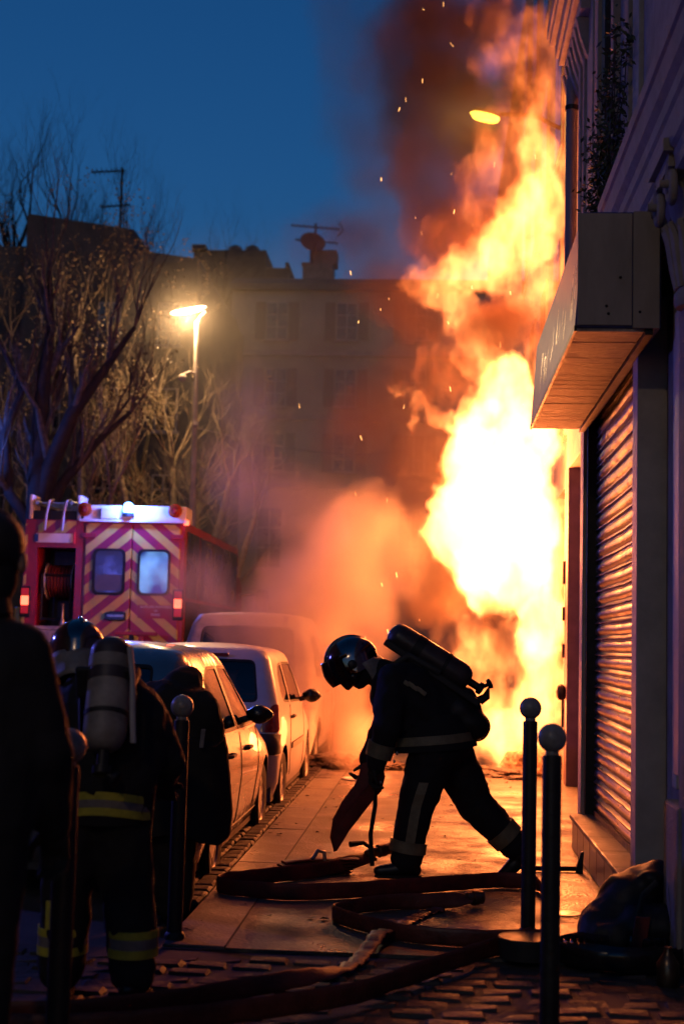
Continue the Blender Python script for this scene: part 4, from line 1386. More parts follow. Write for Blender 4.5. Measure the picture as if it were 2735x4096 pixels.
# plate, locker with hose reel, roller panel
pl = MB().box(-5.68, -5.15, VY - 0.02, VY - 0.003, 2.79, 2.92).build('number_plate', M['fe_white'], FE)
MB().box(-5.70, -5.645, VY - 0.023, VY - 0.0205, 2.80, 2.91).build('country_band', mat('blue_band', (0.02, 0.08, 0.4), 0.4), pl, off=FE.location)
MB().box(-5.135, -5.11, VY - 0.03, VY - 0.004, 2.78, 2.94).build('plate_lamp', M['tail_dim'], FE)
MB().box(-5.655, -5.105, VY + 0.70, VY + 0.74, 0.75, 2.72).build('locker_back', M['fe_dark'], FE)
hr = MB().lathe([(0.27, -0.20), (0.27, -0.19), (0.10, -0.18), (0.10, 0.18), (0.27, 0.19), (0.27, 0.20)], (-5.37, VY + 0.35, 2.25), (1, 0, 0), 22).build('hose_reel', M['fe_grey'], FE)
for i in range(7):
    hl = MB()
    hl.tube([(-5.52 + i * 0.05, VY + 0.35 + 0.22 * math.cos(a), 2.25 + 0.22 * math.sin(a)) for a in [k * 2 * PI / 20 for k in range(21)]], 0.023, 6)
    hl.build('hose_turn', M['hose_red'], hr, smooth=True, off=FE.location)
for xx in (-5.60, -5.18):
    MB().tube([(xx, VY + 0.12, 1.68), (xx, VY + 0.12, 2.35)], 0.022, 8).build('reel_post', M['dark_metal'], hr, off=FE.location)
for zz in (2.33, 1.70):
    MB().tube([(-5.60, VY + 0.12, zz), (-5.18, VY + 0.12, zz)], 0.02, 8).build('reel_bar', M['dark_metal'], hr, off=FE.location)
MB().lathe([(0.05, 0), (0.035, 0.06), (0.02, 0.12), (0.02, 0.28), (0.03, 0.30)], (-5.27, VY + 0.06, 1.62), (0, 0, 1), 12).build('nozzle', M['steel'], FE, smooth=True)
MB().box(-5.655, -5.105, VY + 0.0, VY + 0.30, 1.55, 1.60).build('locker_shelf', M['fe_grey'], FE)
rs = MB().box(-5.65, -5.11, VY - 0.004, VY + 0.012, 0.76, 1.54).build('roller_panel', M['fe_grey'], FE)
for i in range(19):
    MB().box(-5.645, -5.115, VY - 0.016, VY - 0.0045, 0.765 + i * 0.04, 0.801 + i * 0.04).build('panel_slat', M['fe_grey'], rs, off=FE.location)
MB().box(VX0 - 0.004, VX0 + 0.035, VY - 0.014, VY - 0.002, 0.9, 3.05).build('corner_stripe', M['chevron'], FE)
MB().box(-5.655, -5.11, VY - 0.014, VY - 0.002, 2.93, 3.1).build('top_stripe', M['chevron'], FE)
# ladder and pipes on the roof, left
ld = thing('roof_ladder', (-5.45, 20.5, 3.12), 'short metal ladder lying on the fire engine roof', 'ladder')
for xx in (-5.68, -5.18):
    MB().tube([(xx, VY - 0.03, 3.36), (xx, VY + 2.4, 3.40)], 0.03, 6).build('rail', M['steel'], ld)
for i in range(7):
    MB().tube([(-5.68, VY + 0.1 + i * 0.35, 3.365), (-5.18, VY + 0.1 + i * 0.35, 3.365)], 0.016, 6).build('rung', M['steel'], ld)
for xx in (-5.55, -5.30):
    MB().tube([(xx, VY - 0.06, 2.96), (xx + 0.02, VY - 0.07, 3.2), (xx + 0.04, VY - 0.02, 3.38), (xx + 0.04, VY + 0.2, 3.42)], 0.02, 8).build('grab_rail', M['fe_grey'], FE, smooth=True)
for xx in (-5.78, -5.08):
    MB().box(xx - 0.03, xx + 0.03, VY, VY + 0.4, 3.12, 3.48).build('roof_upright', M['fe_white'], FE, bevel=0.02)
MB().box(-5.75, -5.1, VY + 0.03, VY + 0.5, 3.12, 3.25).build('roof_tray', M['fe_dark'], FE)
# red T-shaped stand at the tail
ts = MB()
ts.box(-4.42, -3.82, VY - 0.35, VY - 0.29, 1.49, 1.545)
tso = ts.build('tail_stand', M['fe_red'], FE, bevel=0.01)
for xx in (-4.33, -4.05):
    MB().box(xx - 0.03, xx + 0.03, VY - 0.34, VY - 0.30, 0.45, 1.488).build('stand_post', M['fe_red'], tso, off=FE.location)
MB().box(-4.21, -4.16, VY - 0.36, VY - 0.28, 0.9, 1.5).build('stand_post', M['dark_metal'], tso, off=FE.location)
MB().box(-4.55, -3.75, VY - 0.33, VY - 0.30, 1.18, 1.26).build('stand_bar', M['fe_red'], tso, off=FE.location)
# side: windows, mirror
for y0, y1 in ((20.25, 21.3), (21.4, 22.5), (22.6, 23.7), (23.8, 25.4)):
    MB().box(VX1 + 0.001, VX1 + 0.014, y0, y1, 0.8, 2.0).build('side_locker', M['fe_dark'], FE, bevel=0.004)
    MB().box(VX1 + 0.001, VX1 + 0.012, y0, y1, 2.05, 3.0).build('side_window', M['fe_glass'], FE)
MB().box(VX1 + 0.001, VX1 + 0.03, 20.1, 25.4, 1.25, 1.33).build('side_rail', M['fe_grey'], FE)
mo = MB().tube([(VX1 - 0.05, 26.2, 2.3), (VX1 + 0.35, 26.3, 2.35)], 0.025, 6).build('mirror_arm', M['black'], FE)
MB().box(VX1 + 0.26, VX1 + 0.5, 26.25, 26.35, 1.95, 2.42).build('mirror', M['black'], mo, bevel=0.04, off=FE.location)
for wy in (21.6, 25.9):
    for sx_, ax in ((VX1 - 0.14, (1, 0, 0)), (VX0 + 0.14, (-1, 0, 0))):
        MB().lathe([(0.2, -0.12), (0.4, -0.13), (0.44, -0.08), (0.44, 0.08), (0.4, 0.13), (0.2, 0.12)], (sx_, wy, 0.32), ax, 28).build('wheel', M['rubber'], FE, smooth=35)
# yellow helmeted crew side mirror lamp at the left flank
MB().box(VX0 - 0.14, VX0 - 0.02, VY + 0.05, VY + 0.12, 1.2, 1.86).build('flank_bar', mat('yellow_bar', (0.5, 0.35, 0.04), 0.4), FE, bevel=0.03)
# ================================================================== people
M['turnout'] = mat('turnout', (0.010, 0.010, 0.014), 0.85, var=0.3, scale=9, bump=0.4, bscale=12)
M['trouser'] = mat('trouser', (0.010, 0.010, 0.013), 0.85, var=0.3, scale=9, bump=0.4, bscale=12)
M['coat'] = mat('coat', (0.020, 0.016, 0.014), 0.9, var=0.3, scale=8, bump=0.4, bscale=10)
M['skin'] = mat('skin', (0.35, 0.20, 0.15), 0.6, var=0.1, scale=8)
M['band_grey'] = mat('band_grey', (0.20, 0.18, 0.11), 0.5, var=0.15, scale=20)
M['band_yellow'] = mat('band_yellow', (0.50, 0.46, 0.05), 0.55, var=0.15, scale=20)
M['band_silver'] = mat('band_silver', (0.22, 0.20, 0.19), 0.45, var=0.15, scale=20)
M['tank_grey'] = mat('tank_grey', (0.26, 0.24, 0.22), 0.5, var=0.25, scale=8)
M['tank_dark'] = mat('tank_dark', (0.05, 0.04, 0.045), 0.4, var=0.2, scale=10)
M['chrome_dark'] = mat('chrome_dark', (0.22, 0.20, 0.20), 0.14, metal=1.0, var=0.15, scale=5, rvar=0.05)
M['visor'] = mat('visor', (0.05, 0.03, 0.04), 0.08, metal=0.8, var=0.1, scale=4, rvar=0.03)
M['glove'] = mat('glove', (0.02, 0.016, 0.014), 0.8, var=0.3, scale=20)
M['boot'] = mat('boot', (0.012, 0.011, 0.011), 0.4, var=0.2, scale=14)
cl_tex = bpy.data.textures.new('cloth_folds', 'CLOUDS')
cl_tex.noise_scale = 0.09
cl_tex.noise_depth = 2


def capsule(mb, a, b, ra, rb, n=12):
    a, b = Vector(a), Vector(b)
    d = b - a
    L = max(d.length, 1e-4)
    t = d / L
    prof = []
    for i in range(5):
        an = PI / 2 * i / 4
        prof.append((ra * math.sin(an), -ra * math.cos(an)))
    for i in range(5):
        an = PI / 2 * i / 4
        prof.append((rb * math.cos(an), L + rb * math.sin(an)))
    mb.lathe(prof, a, t, n)


def flesh(name, segs, m_, parent, voxel=0.018, fold=0.02, smooth=6, balls=()):
    """one continuous surface grown over a skeleton of tapered segments"""
    mb = MB()
    for a, b, ra, rb in segs:
        capsule(mb, a, b, ra, rb)
    for c, r in balls:
        mb.ball(c, r, 14, 10)
    o = mb.build(name, m_, parent)
    r = o.modifiers.new('remesh', 'REMESH')
    r.mode = 'VOXEL'
    r.voxel_size = voxel
    r.use_smooth_shade = True
    s = o.modifiers.new('smooth', 'SMOOTH')
    s.factor = 0.5
    s.iterations = smooth
    if fold:
        d = o.modifiers.new('folds', 'DISPLACE')
        d.texture = cl_tex
        d.strength = fold
        d.mid_level = 0.5
        d.texture_coords = 'LOCAL'
    return o


def band(name, a, b, rx, m_, parent, th=0.004, n=20, sy=1.0, taper=1.0):
    """flat ribbon round a limb, from a to b along its axis"""
    a, b = Vector(a), Vector(b)
    L = (b - a).length
    mb = MB().lathe([(rx - 0.01, 0), (rx + th, 0.0), ((rx + th) * taper, L), ((rx - 0.01) * taper, L)], a, b - a, n, 1.0, sy)
    return mb.build(name, m_, parent, smooth=35)


def hand(parent, wrist, d, side, m_, curl=0.7, size=1.0):
    """gloved hand: palm, four bent fingers and a thumb, one surface"""
    w_, d, s_ = Vector(wrist), Vector(d).normalized(), Vector(side).normalized()
    nrm = d.cross(s_).normalized()
    k = size
    segs = [(w_, w_ + d * 0.05 * k, 0.032 * k, 0.036 * k)]
    for i, (off, ln) in enumerate(((-0.033, 0.070), (-0.011, 0.082), (0.011, 0.078), (0.033, 0.062))):
        p0 = w_ + d * 0.035 * k + s_ * off * 0.8 * k
        p1 = w_ + d * 0.10 * k + s_ * off * k
        segs.append((p0, p1, 0.019 * k, 0.013 * k))
        d1 = (d * math.cos(curl) + nrm * math.sin(curl))
        d2 = (d * math.cos(curl * 2.1) + nrm * math.sin(curl * 2.1))
        p2 = p1 + d1 * ln * 0.55 * k
        p3 = p2 + d2 * ln * 0.55 * k
        segs.append((p1, p2, 0.0115 * k, 0.0105 * k))
        segs.append((p2, p3, 0.0105 * k, 0.009 * k))
    t0 = w_ + d * 0.025 * k - s_ * 0.03 * k
    t1 = t0 + (d * 0.6 - s_ * 0.6 + nrm * 0.5).normalized() * 0.05 * k
    t2 = t1 + (d * 0.8 - s_ * 0.1 + nrm * 0.6).normalized() * 0.04 * k
    segs += [(t0, t1, 0.017 * k, 0.013 * k), (t1, t2, 0.012 * k, 0.010 * k)]
    return flesh('glove', segs, m_, parent, 0.006, 0, 3)


def boot(parent, ankle, heel_dir, m_, pitch=0.0, L=0.29):
    """laced boot: shaft, heel and toe in one surface; heel_dir points from heel to toe"""
    a = Vector(ankle)
    f = Vector(heel_dir).normalized()
    segs = [(a + Vector((0, 0, 0.10)), a, 0.062, 0.056), (a - f * 0.05 + Vector((0, 0, -0.035)), a + f * 0.06 + Vector((0, 0, -0.03)), 0.045, 0.048),
            (a + f * 0.06 + Vector((0, 0, -0.035)), a + f * (L - 0.12) + Vector((0, 0, -0.045)), 0.047, 0.036)]
    o = flesh('boot', segs, m_, parent, 0.011, 0, 4)
    sl = MB()
    ring = []
    s_ = f.cross(Vector((0, 0, 1))).normalized()
    for t in range(16):
        an = 2 * PI * t / 16
        ring.append(a + f * (0.052 + (L / 2) * math.cos(an) * 1.0) + s_ * (0.047 * math.sin(an)) + Vector((0, 0, -0.084)))
    sl.loft([ring, [p + Vector((0, 0, 0.018)) for p in ring]])
    sl.build('sole', M['rubber'], o)
    return o


def helmet(parent, c, fwd, up, m_shell, s=1.0, visor_open=False):
    """rounded fire helmet with crest, brim, visor and neck cape"""
    c, f, u = Vector(c), Vector(fwd).normalized(), Vector(up).normalized()
    u = (u - f * u.dot(f)).normalized()
    r = f.cross(u)
    W = lambda x, y, z: c + f * x * s + r * y * s + u * z * s
    rings = []
    for i in range(11):
        ph = PI / 2 * i / 10
        z = math.sin(ph) * 0.145
        q = math.cos(ph)
        rings.append([W(0.155 * q * math.cos(t) + (-0.012 if math.cos(t) < 0 else 0.0), 0.122 * q * math.sin(t), z - 0.012) for t in [k * 2 * PI / 24 for k in range(24)]])
    lower = [[W(0.157 * math.cos(t) * (1.0), 0.124 * math.sin(t), -0.012 - (0.075 if math.cos(t) < 0.1 else 0.02) * k / 2) for t in [k2 * 2 * PI / 24 for k2 in range(24)]] for k in (2, 1)]
    sh = MB().loft(lower + rings, True).build('helmet', m_shell, parent, smooth=50)
    # crest along the top
    cr = MB()
    cr.tube([W(0.15 * math.cos(a), 0, 0.148 * math.sin(a) - 0.008) for a in [0.25 + k * 2.3 / 12 for k in range(13)]], [0.012] * 13, 8)
    cr.build('crest', m_shell, sh, smooth=True)
    # wraparound visor on the face side
    vi = MB()
    rr = []
    for k in range(8):
        z = 0.055 - 0.15 * k / 7
        bul = 1.0 + 0.10 * math.sin(PI * k / 7)
        rr.append([W(0.168 * bul * math.cos(t), 0.136 * math.sin(t), z) for t in [-1.25 + j * 2.5 / 14 for j in range(15)]])
    rr2 = [[p + (c - p).normalized() * 0.004 for p in q] for q in rr]
    vi.loft(rr, False, False)
    vi.loft(rr2, False, False)
    vi.build('visor', M['visor'], sh, smooth=True)
    # brim ridge and side roundels
    br = MB()
    br.tube([W(0.162 * math.cos(t), 0.13 * math.sin(t), 0.058 - 0.012 * abs(t)) for t in [-1.5 + j * 3.0 / 16 for j in range(17)]], 0.009, 6)
    br.build('brim', m_shell, sh, smooth=True)
    for sd in (-1, 1):
        MB().lathe([(0.030, 0), (0.030, 0.012), (0.018, 0.018)], W(0.01, 0.118 * sd, -0.03), r * sd, 14).build('roundel', M['dark_metal'], sh, smooth=True)
    # neck cape
    cp_ = MB()
    rr = []
    for k in range(6):
        t_ = k / 5
        rr.append([W((-0.158 - 0.05 * t_) * math.cos(t) * (1 + 0.05 * math.sin(5 * t + k)), 0.125 * math.sin(t) * (1 - 0.1 * t_), -0.05 - 0.13 * t_) for t in [-1.3 + j * 2.6 / 12 for j in range(13)]])
    cp_.loft(rr, False, False)
    co_ = cp_.build('neck_cape', M['band_silver'], sh, smooth=True)
    sd_ = co_.modifiers.new('thick', 'SOLIDIFY')
    sd_.thickness = 0.006
    return sh


def air_tank(parent, a, b, r, m_body, m_top, m_strap, sticker=None, valve=True):
    """breathing-air cylinder from its domed end a to its valve end b"""
    a, b = Vector(a), Vector(b)
    d = b - a
    L = d.length
    d.normalize()
    prof = [(r * math.sin(PI / 2 * i / 6), r * 0.8 * (1 - math.cos(PI / 2 * i / 6))) for i in range(7)]
    t = MB().lathe(prof + [(r, L * 0.22)], a, d, 24).build('air_tank', m_top, parent, smooth=40)
    bodyp = [(r * 1.0, L * 0.22), (r * 1.0, L - r * 1.1)] + [(r * (0.3 + 0.7 * math.cos(PI / 2 * i / 6)), L - r * 1.1 + r * 1.0 * math.sin(PI / 2 * i / 6)) for i in range(1, 7)]
    MB().lathe(bodyp, a, d, 24).build('cylinder_body', m_body, t, smooth=40)
    for z0, z1, m_ in ((0.30, 0.40, m_strap), (0.66, 0.70, M['black'])):
        MB().lathe([(r - 0.005, L * z0), (r * 1.035, L * z0), (r * 1.035, L * z1), (r - 0.005, L * z1)], a, d, 24).build('strap', m_, t, smooth=40)
    if valve:
        nk = MB().lathe([(r * 0.28, L - 0.01), (r * 0.28, L + 0.05), (r * 0.45, L + 0.055), (r * 0.45, L + 0.085), (r * 0.2, L + 0.09)], a, d, 12).build('valve', M['dark_metal'], t, smooth=40)
        kx = d.cross(Vector((0, 1, 0.2))).normalized()
        MB().lathe([(0.012, 0), (0.012, 0.05), (0.03, 0.055), (0.034, 0.075), (0.02, 0.08)], b + d * 0.07, (kx + d * 0.6), 12).build('valve_knob', M['dark_metal'], nk, smooth=40)
    return t


# ---------------------------------------------------------------- walking firefighter (profile, going left)
F1 = thing('person', (-0.03, 9.1, 0), 'firefighter in dark turnout gear bent forward, striding left past the fire', 'person')
Y = 9.1
hipL, hipR = (0.02, Y - 0.10, 0.80), (0.10, Y + 0.11, 0.80)
kn1, an1 = (-0.085, Y - 0.12, 0.44), (-0.135, Y - 0.12, 0.10)          # front leg, nearest
kn2, an2 = (0.30, Y + 0.12, 0.43), (0.565, Y + 0.14, 0.165)             # trailing leg
sh1, sh2 = (-0.245, Y - 0.19, 1.22), (-0.225, Y + 0.19, 1.22)
el1, wr1 = (-0.27, Y - 0.27, 0.93), (-0.335, Y - 0.25, 0.70)
el2, wr2 = (-0.30, Y + 0.24, 0.92), (-0.40, Y + 0.20, 0.69)
segs = [
    ((0.06, Y - 0.07, 0.86), (-0.14, Y - 0.08, 1.16), 0.155, 0.17), ((0.06, Y + 0.07, 0.86), (-0.14, Y + 0.08, 1.16), 0.155, 0.17),
    ((0.15, Y, 0.88), (-0.02, Y, 1.20), 0.14, 0.13), ((-0.10, Y - 0.08, 0.96), (-0.21, Y - 0.1, 1.17), 0.15, 0.14), ((-0.10, Y + 0.08, 0.96), (-0.21, Y + 0.1, 1.17), 0.15, 0.14),
    ((-0.22, Y - 0.08, 0.95), (-0.25, Y - 0.08, 1.15), 0.135, 0.14), ((-0.22, Y + 0.08, 0.95), (-0.25, Y + 0.08, 1.15), 0.135, 0.14), ((0.16, Y, 0.98), (-0.10, Y, 1.24), 0.15, 0.15),
    ((-0.16, Y, 1.20), (-0.34, Y, 1.27), 0.13, 0.085), ((-0.34, Y, 1.27), (-0.44, Y, 1.29), 0.085, 0.085),
    ((-0.42, Y, 1.28), (-0.50, Y, 1.33), 0.10, 0.10), ((-0.45, Y, 1.25), (-0.46, Y, 1.20), 0.075, 0.05),
    (sh1, el1, 0.105, 0.088), (el1, wr1, 0.088, 0.062), (sh2, el2, 0.105, 0.088), (el2, wr2, 0.088, 0.062),
    ((-0.16, Y - 0.1, 1.21), sh1, 0.13, 0.105), ((-0.16, Y + 0.1, 1.21), sh2, 0.13, 0.105),
    (hipL, kn1, 0.155, 0.118), (kn1, (an1[0], an1[1], 0.13), 0.118, 0.10), (hipR, kn2, 0.155, 0.12), (kn2, (an2[0] - 0.03, an2[1], 0.20), 0.12, 0.095),
    ((0.09, Y - 0.06, 0.82), (0.12, Y + 0.08, 0.82), 0.15, 0.15)]
flesh('body', segs, M['turnout'], F1, 0.016, 0.03, 5)
helmet(F1, (-0.52, Y, 1.335), (-0.86, -0.12, -0.50), (-0.50, 0, 0.86), M['chrome_dark'], 1.08)
# breathing mask below the visor
mk_ = MB()
mk_.ball((-0.50, Y - 0.01, 1.235), (0.07, 0.075, 0.065), 14, 10)
mk_.lathe([(0.045, 0), (0.045, 0.035), (0.03, 0.045)], (-0.53, Y - 0.02, 1.20), (-0.7, 0, -0.7), 14)
mk_.build('breathing_mask', M['black_gloss'], F1, smooth=60)
air_tank(F1, (-0.275, Y - 0.02, 1.525), (0.245, Y - 0.02, 1.215), 0.088, M['tank_dark'], M['tank_dark'], M['black'])
# back plate, harness, pouch
MB().obox((0.0, Y, 1.27), Vector((0.30, 0, -0.19)), Vector((0, 0.13, 0)), Vector((0.012, 0, 0.02))).build('back_plate', M['black'], F1, bevel=0.01)
flesh('pouch', [((0.16, Y - 0.05, 1.03), (0.27, Y - 0.05, 0.95), 0.11, 0.10), ((0.16, Y + 0.05, 1.03), (0.28, Y + 0.05, 0.94), 0.11, 0.10), ((0.22, Y, 1.12), (0.30, Y, 0.92), 0.07, 0.07)], M['black'], F1, 0.016, 0.025)
MB().tube([(0.30, Y - 0.02, 1.10), (0.345, Y - 0.02, 1.13), (0.36, Y - 0.02, 1.19)], [0.03, 0.026, 0.004], 6).build('loose_strap', M['black'], F1)
for yy in (Y - 0.13, Y + 0.13):
    MB().tube([(0.05, yy, 1.27), (-0.15, yy - 0.005, 1.375), (-0.29, yy, 1.28), (-0.30, yy, 1.10), (-0.15, yy, 0.93)], 0.022, 6, True, 0.35).build('harness_strap', M['black'], F1, smooth=True)
# jacket skirt with reflective ring
sk = MB()
rings = []
for z, a_, b_, cx in ((1.0, 0.245, 0.225, -0.01), (0.92, 0.275, 0.245, -0.005), (0.84, 0.285, 0.255, 0.0), (0.79, 0.288, 0.26, 0.005)):
    rings.append([(cx + a_ * math.cos(t) * (1 + 0.02 * math.sin(4 * t)), Y + b_ * math.sin(t) * (1 + 0.02 * math.cos(5 * t)), z + 0.03 * math.cos(t)) for t in [k * 2 * PI / 36 for k in range(36)]])
sk.loft(rings, True).build('jacket_skirt', M['turnout'], F1, smooth=True)
bnd = MB()
rings = []
for z, a_, b_ in ((0.885, 0.283, 0.253), (0.885, 0.288, 0.258), (0.83, 0.291, 0.261), (0.83, 0.286, 0.256)):
    rings.append([(0.0 + a_ * math.cos(t) * (1 + 0.02 * math.sin(4 * t)), Y + b_ * math.sin(t) * (1 + 0.02 * math.cos(5 * t)), z + 0.03 * math.cos(t)) for t in [k * 2 * PI / 36 for k in range(36)]])
bnd.loft(rings, False).build('reflective_band', M['band_grey'], F1, smooth=True)
v = lambda a, b, t: tuple(a[i] + (b[i] - a[i]) * t for i in range(3))
band('reflective_band', v(el1, wr1, 0.42), v(el1, wr1, 0.78), 0.084, M['band_grey'], F1, taper=0.93)
band('reflective_band', (an1[0] + 0.012, an1[1], 0.235), (an1[0] + 0.002, an1[1], 0.165), 0.112, M['band_grey'], F1)
band('reflective_band', v(kn2, (an2[0] - 0.03, an2[1], 0.20), 0.62), v(kn2, (an2[0] - 0.03, an2[1], 0.20), 0.88), 0.107, M['band_grey'], F1, taper=0.97)
# trouser side strip on the near leg
stp = MB()
pp = [v(hipL, kn1, t) for t in (0.55, 0.75, 0.95)] + [v(kn1, an1, t) for t in (0.2, 0.45, 0.62)]
stp.loft([[(p[0] - 0.03, p[1] - 0.134 + 0.002 * i - (0.012 if i < 2 else 0.0), p[2]), (p[0] + 0.03, p[1] - 0.134 + 0.002 * i - (0.012 if i < 2 else 0.0), p[2])] for i, p in enumerate(pp)], False, False)
sto = stp.build('side_strip', M['band_grey'], F1)
sw = sto.modifiers.new('thick', 'SOLIDIFY')
sw.thickness = 0.02
boot(F1, (an1[0], an1[1], 0.09), (-1, -0.1, 0), M['boot'])
boot(F1, (an2[0] + 0.01, an2[1], 0.13), (-0.75, 0, -0.62), M['boot'])
# shoulder flash (worn chest marking)
fl_ = MB()
for i in range(5):
    fl_.obox((-0.155 + i * 0.026, Y - 0.262, 1.205 - i * 0.014 + 0.006 * (i % 2)), Vector((0.017, 0, -0.011)), Vector((0, 0.004, 0)), Vector((0.007, 0, 0.012)))
fl_.build('shoulder_flash', M['band_grey'], F1, bevel=0.004)
hand(F1, wr1, (-0.25, 0.1, -1), (0.2, 1, 0), M['glove'], 0.9, 1.05)
hand(F1, wr2, (-0.35, -0.1, -1), (0.2, -1, 0), M['glove'], 0.9, 1.05)
# red folded sheet held in the hand
CS = thing('folded_sheet', (-0.45, 9.0, 0.16), 'dark red pointed sheet hanging from the walking firefighter\'s hand', 'sheet')
cs = MB()
L_ = [(-0.36, 0.72), (-0.37, 0.60), (-0.42, 0.50), (-0.50, 0.38), (-0.555, 0.26), (-0.575, 0.16)]
Wd = [0.05, 0.075, 0.095, 0.08, 0.055, 0.012]
rings = []
for i, ((x, z), w_) in enumerate(zip(L_, Wd)):
    rings.append([(x + w_ * math.cos(t) + 0.3 * w_ * math.sin(3 * t + i), 8.93 + 0.35 * w_ * math.sin(t), z + 0.35 * w_ * math.cos(t)) for t in [k * 2 * PI / 16 for k in range(16)]])
cs.loft(rings).build('fold', M['hose_red'], CS, smooth=True)
MB().tube([(-0.34, 8.93, 0.66), (-0.335, 8.92, 0.45), (-0.36, 8.92, 0.27), (-0.345, 8.92, 0.08)], 0.014, 8).build('cord', M['black'], CS, smooth=True)
clip = MB()
for p in ((-0.205, 8.80, 0.78), (-0.22, 8.80, 0.73), (-0.30, 8.80, 0.60)):
    clip.ball(p, (0.008, 0.006, 0.012), 8, 6)
clip.build('clip', M['steel'], F1, smooth=True)

# ---------------------------------------------------------------- firefighter seen from behind, left foreground
F2 = thing('person', (-1.32, 5.75, 0), 'firefighter seen from behind on the left with grey air tank and yellow banded trousers', 'person')
Y = 5.75
segs = [((-1.30, Y, 0.86), (-1.30, Y + 0.10, 1.12), 0.17, 0.18), ((-1.36, Y, 0.86), (-1.38, Y + 0.10, 1.14), 0.15, 0.16), ((-1.24, Y, 0.86), (-1.22, Y + 0.1, 1.10), 0.15, 0.15),
        ((-1.40, Y + 0.10, 1.16), (-1.42, Y + 0.22, 1.30), 0.13, 0.09), ((-1.42, Y + 0.22, 1.30), (-1.50, Y + 0.30, 1.36), 0.09, 0.09),
        ((-1.46, Y + 0.1, 1.16), (-1.54, Y + 0.16, 0.95), 0.10, 0.085), ((-1.54, Y + 0.16, 0.95), (-1.50, Y + 0.36, 0.84), 0.085, 0.06),
        ((-1.18, Y + 0.1, 1.13), (-1.10, Y + 0.18, 0.93), 0.10, 0.085), ((-1.10, Y + 0.18, 0.93), (-1.14, Y + 0.38, 0.84), 0.085, 0.06),
        ((-1.38, Y, 0.80), (-1.44, Y - 0.02, 0.46), 0.14, 0.105), ((-1.44, Y - 0.02, 0.46), (-1.455, Y, 0.12), 0.105, 0.095),
        ((-1.25, Y, 0.80), (-1.205, Y + 0.02, 0.46), 0.14, 0.11), ((-1.205, Y + 0.02, 0.46), (-1.165, Y, 0.12), 0.11, 0.10)]
flesh('body', segs, M['turnout'], F2, 0.017, 0.03, 5)
helmet(F2, (-1.52, Y + 0.30, 1.375), (-0.35, 0.85, -0.4), (-0.1, 0.4, 0.9), M['chrome_dark'], 1.0)
sk = MB()
rings = []
for z, a_, b_ in ((0.98, 0.175, 0.16), (0.86, 0.175, 0.165), (0.73, 0.17, 0.165), (0.70, 0.168, 0.16)):
    rings.append([(-1.29 + a_ * math.cos(t) * (1 + 0.02 * math.sin(5 * t)), Y + b_ * math.sin(t), z) for t in [k * 2 * PI / 32 for k in range(32)]])
sk.loft(rings, True).build('jacket_skirt', M['turnout'], F2, smooth=True)


def hoop(z0, z1, c, a_, b_, m_, parent, sag=0.0):
    mb = MB()
    mb.loft([[(c[0] + (a_ + e) * math.cos(t) * (1 + 0.02 * math.sin(5 * t)), c[1] + (b_ + e) * math.sin(t), z + sag * abs(math.cos(t)) ** 2) for t in [k * 2 * PI / 40 for k in range(40)]] for z, e in ((z0, -0.004), (z0, 0.003), (z1, 0.003), (z1, -0.004))], False)
    return mb.build('reflective_band', m_, parent, smooth=35)


hoop(0.805, 0.835, (-1.29, Y), 0.177, 0.168, M['band_yellow'], F2, -0.03)
hoop(0.775, 0.804, (-1.29, Y), 0.176, 0.168, M['band_silver'], F2, -0.03)
hoop(0.743, 0.774, (-1.29, Y), 0.175, 0.168, M['band_yellow'], F2, -0.03)
for cx, cy in ((-1.455, Y), (-1.17, Y)):
    hoop(0.255, 0.285, (cx, cy), 0.098, 0.102, M['band_yellow'], F2)
    hoop(0.215, 0.254, (cx, cy), 0.097, 0.101, M['band_silver'], F2)
    hoop(0.180, 0.214, (cx, cy), 0.098, 0.102, M['band_yellow'], F2)
for xx in (-1.495, -1.462):
    MB().box(xx, xx + 0.018, Y - 0.124, Y - 0.112, 0.29, 0.40).build('trouser_stripe', M['band_yellow'], F2)
tk = air_tank(F2, (-1.285, Y - 0.06, 1.435), (-1.265, Y - 0.24, 0.99), 0.085, M['tank_grey'], M['tank_dark'], M['tank_dark'])
MB().lathe([(0.083, 0.09), (0.0868, 0.09), (0.0868, 0.135), (0.083, 0.135)], (-1.285, Y - 0.06, 1.435), (0.02, -0.18, -0.445), 24).build('label_ring', M['tank_grey'], tk, smooth=40, off=F2.location)
st_ = MB()
dvec = Vector((0.02, -0.18, -0.445)).normalized()
ax1 = dvec.cross(Vector((0, 1, 0))).normalized()
ax2 = dvec.cross(ax1)
rr = []
for k in range(5):
    t = 0.19 + 0.075 * k / 4
    rr.append([Vector((-1.285, Y - 0.06, 1.435)) + dvec * t + (ax1 * math.cos(a) + ax2 * math.sin(a)) * 0.0865 for a in [3.55 + j * 0.62 / 6 for j in range(7)]])
    rr[-1] = [p for p in rr[-1]]
st_.loft(rr, False, False).build('yellow_sticker', M['band_yellow'], tk, smooth=True, off=F2.location)
MB().tube([(-1.20, Y - 0.13, 1.40), (-1.175, Y - 0.17, 1.28), (-1.165, Y - 0.2, 1.15), (-1.155, Y - 0.21, 1.03)], 0.012, 8).build('air_hose', M['fe_grey'], F2, smooth=True)
for sx_ in (-1.40, -1.19):
    MB().tube([(sx_, Y + 0.02, 1.30), (sx_, Y - 0.10, 1.24), (sx_ + 0.02, Y - 0.13, 1.02)], 0.025, 6, True, 0.35).build('harness_strap', M['black'], F2, smooth=True)
MB().obox((-1.29, Y - 0.075, 1.12), Vector((0.12, 0, 0)), Vector((0, 0.012, 0.004)), Vector((0, -0.08, 0.2))).build('back_plate', M['black'], F2, bevel=0.01)
boot(F2, (-1.455, Y, 0.09), (-0.1, 1, 0), M['boot'])
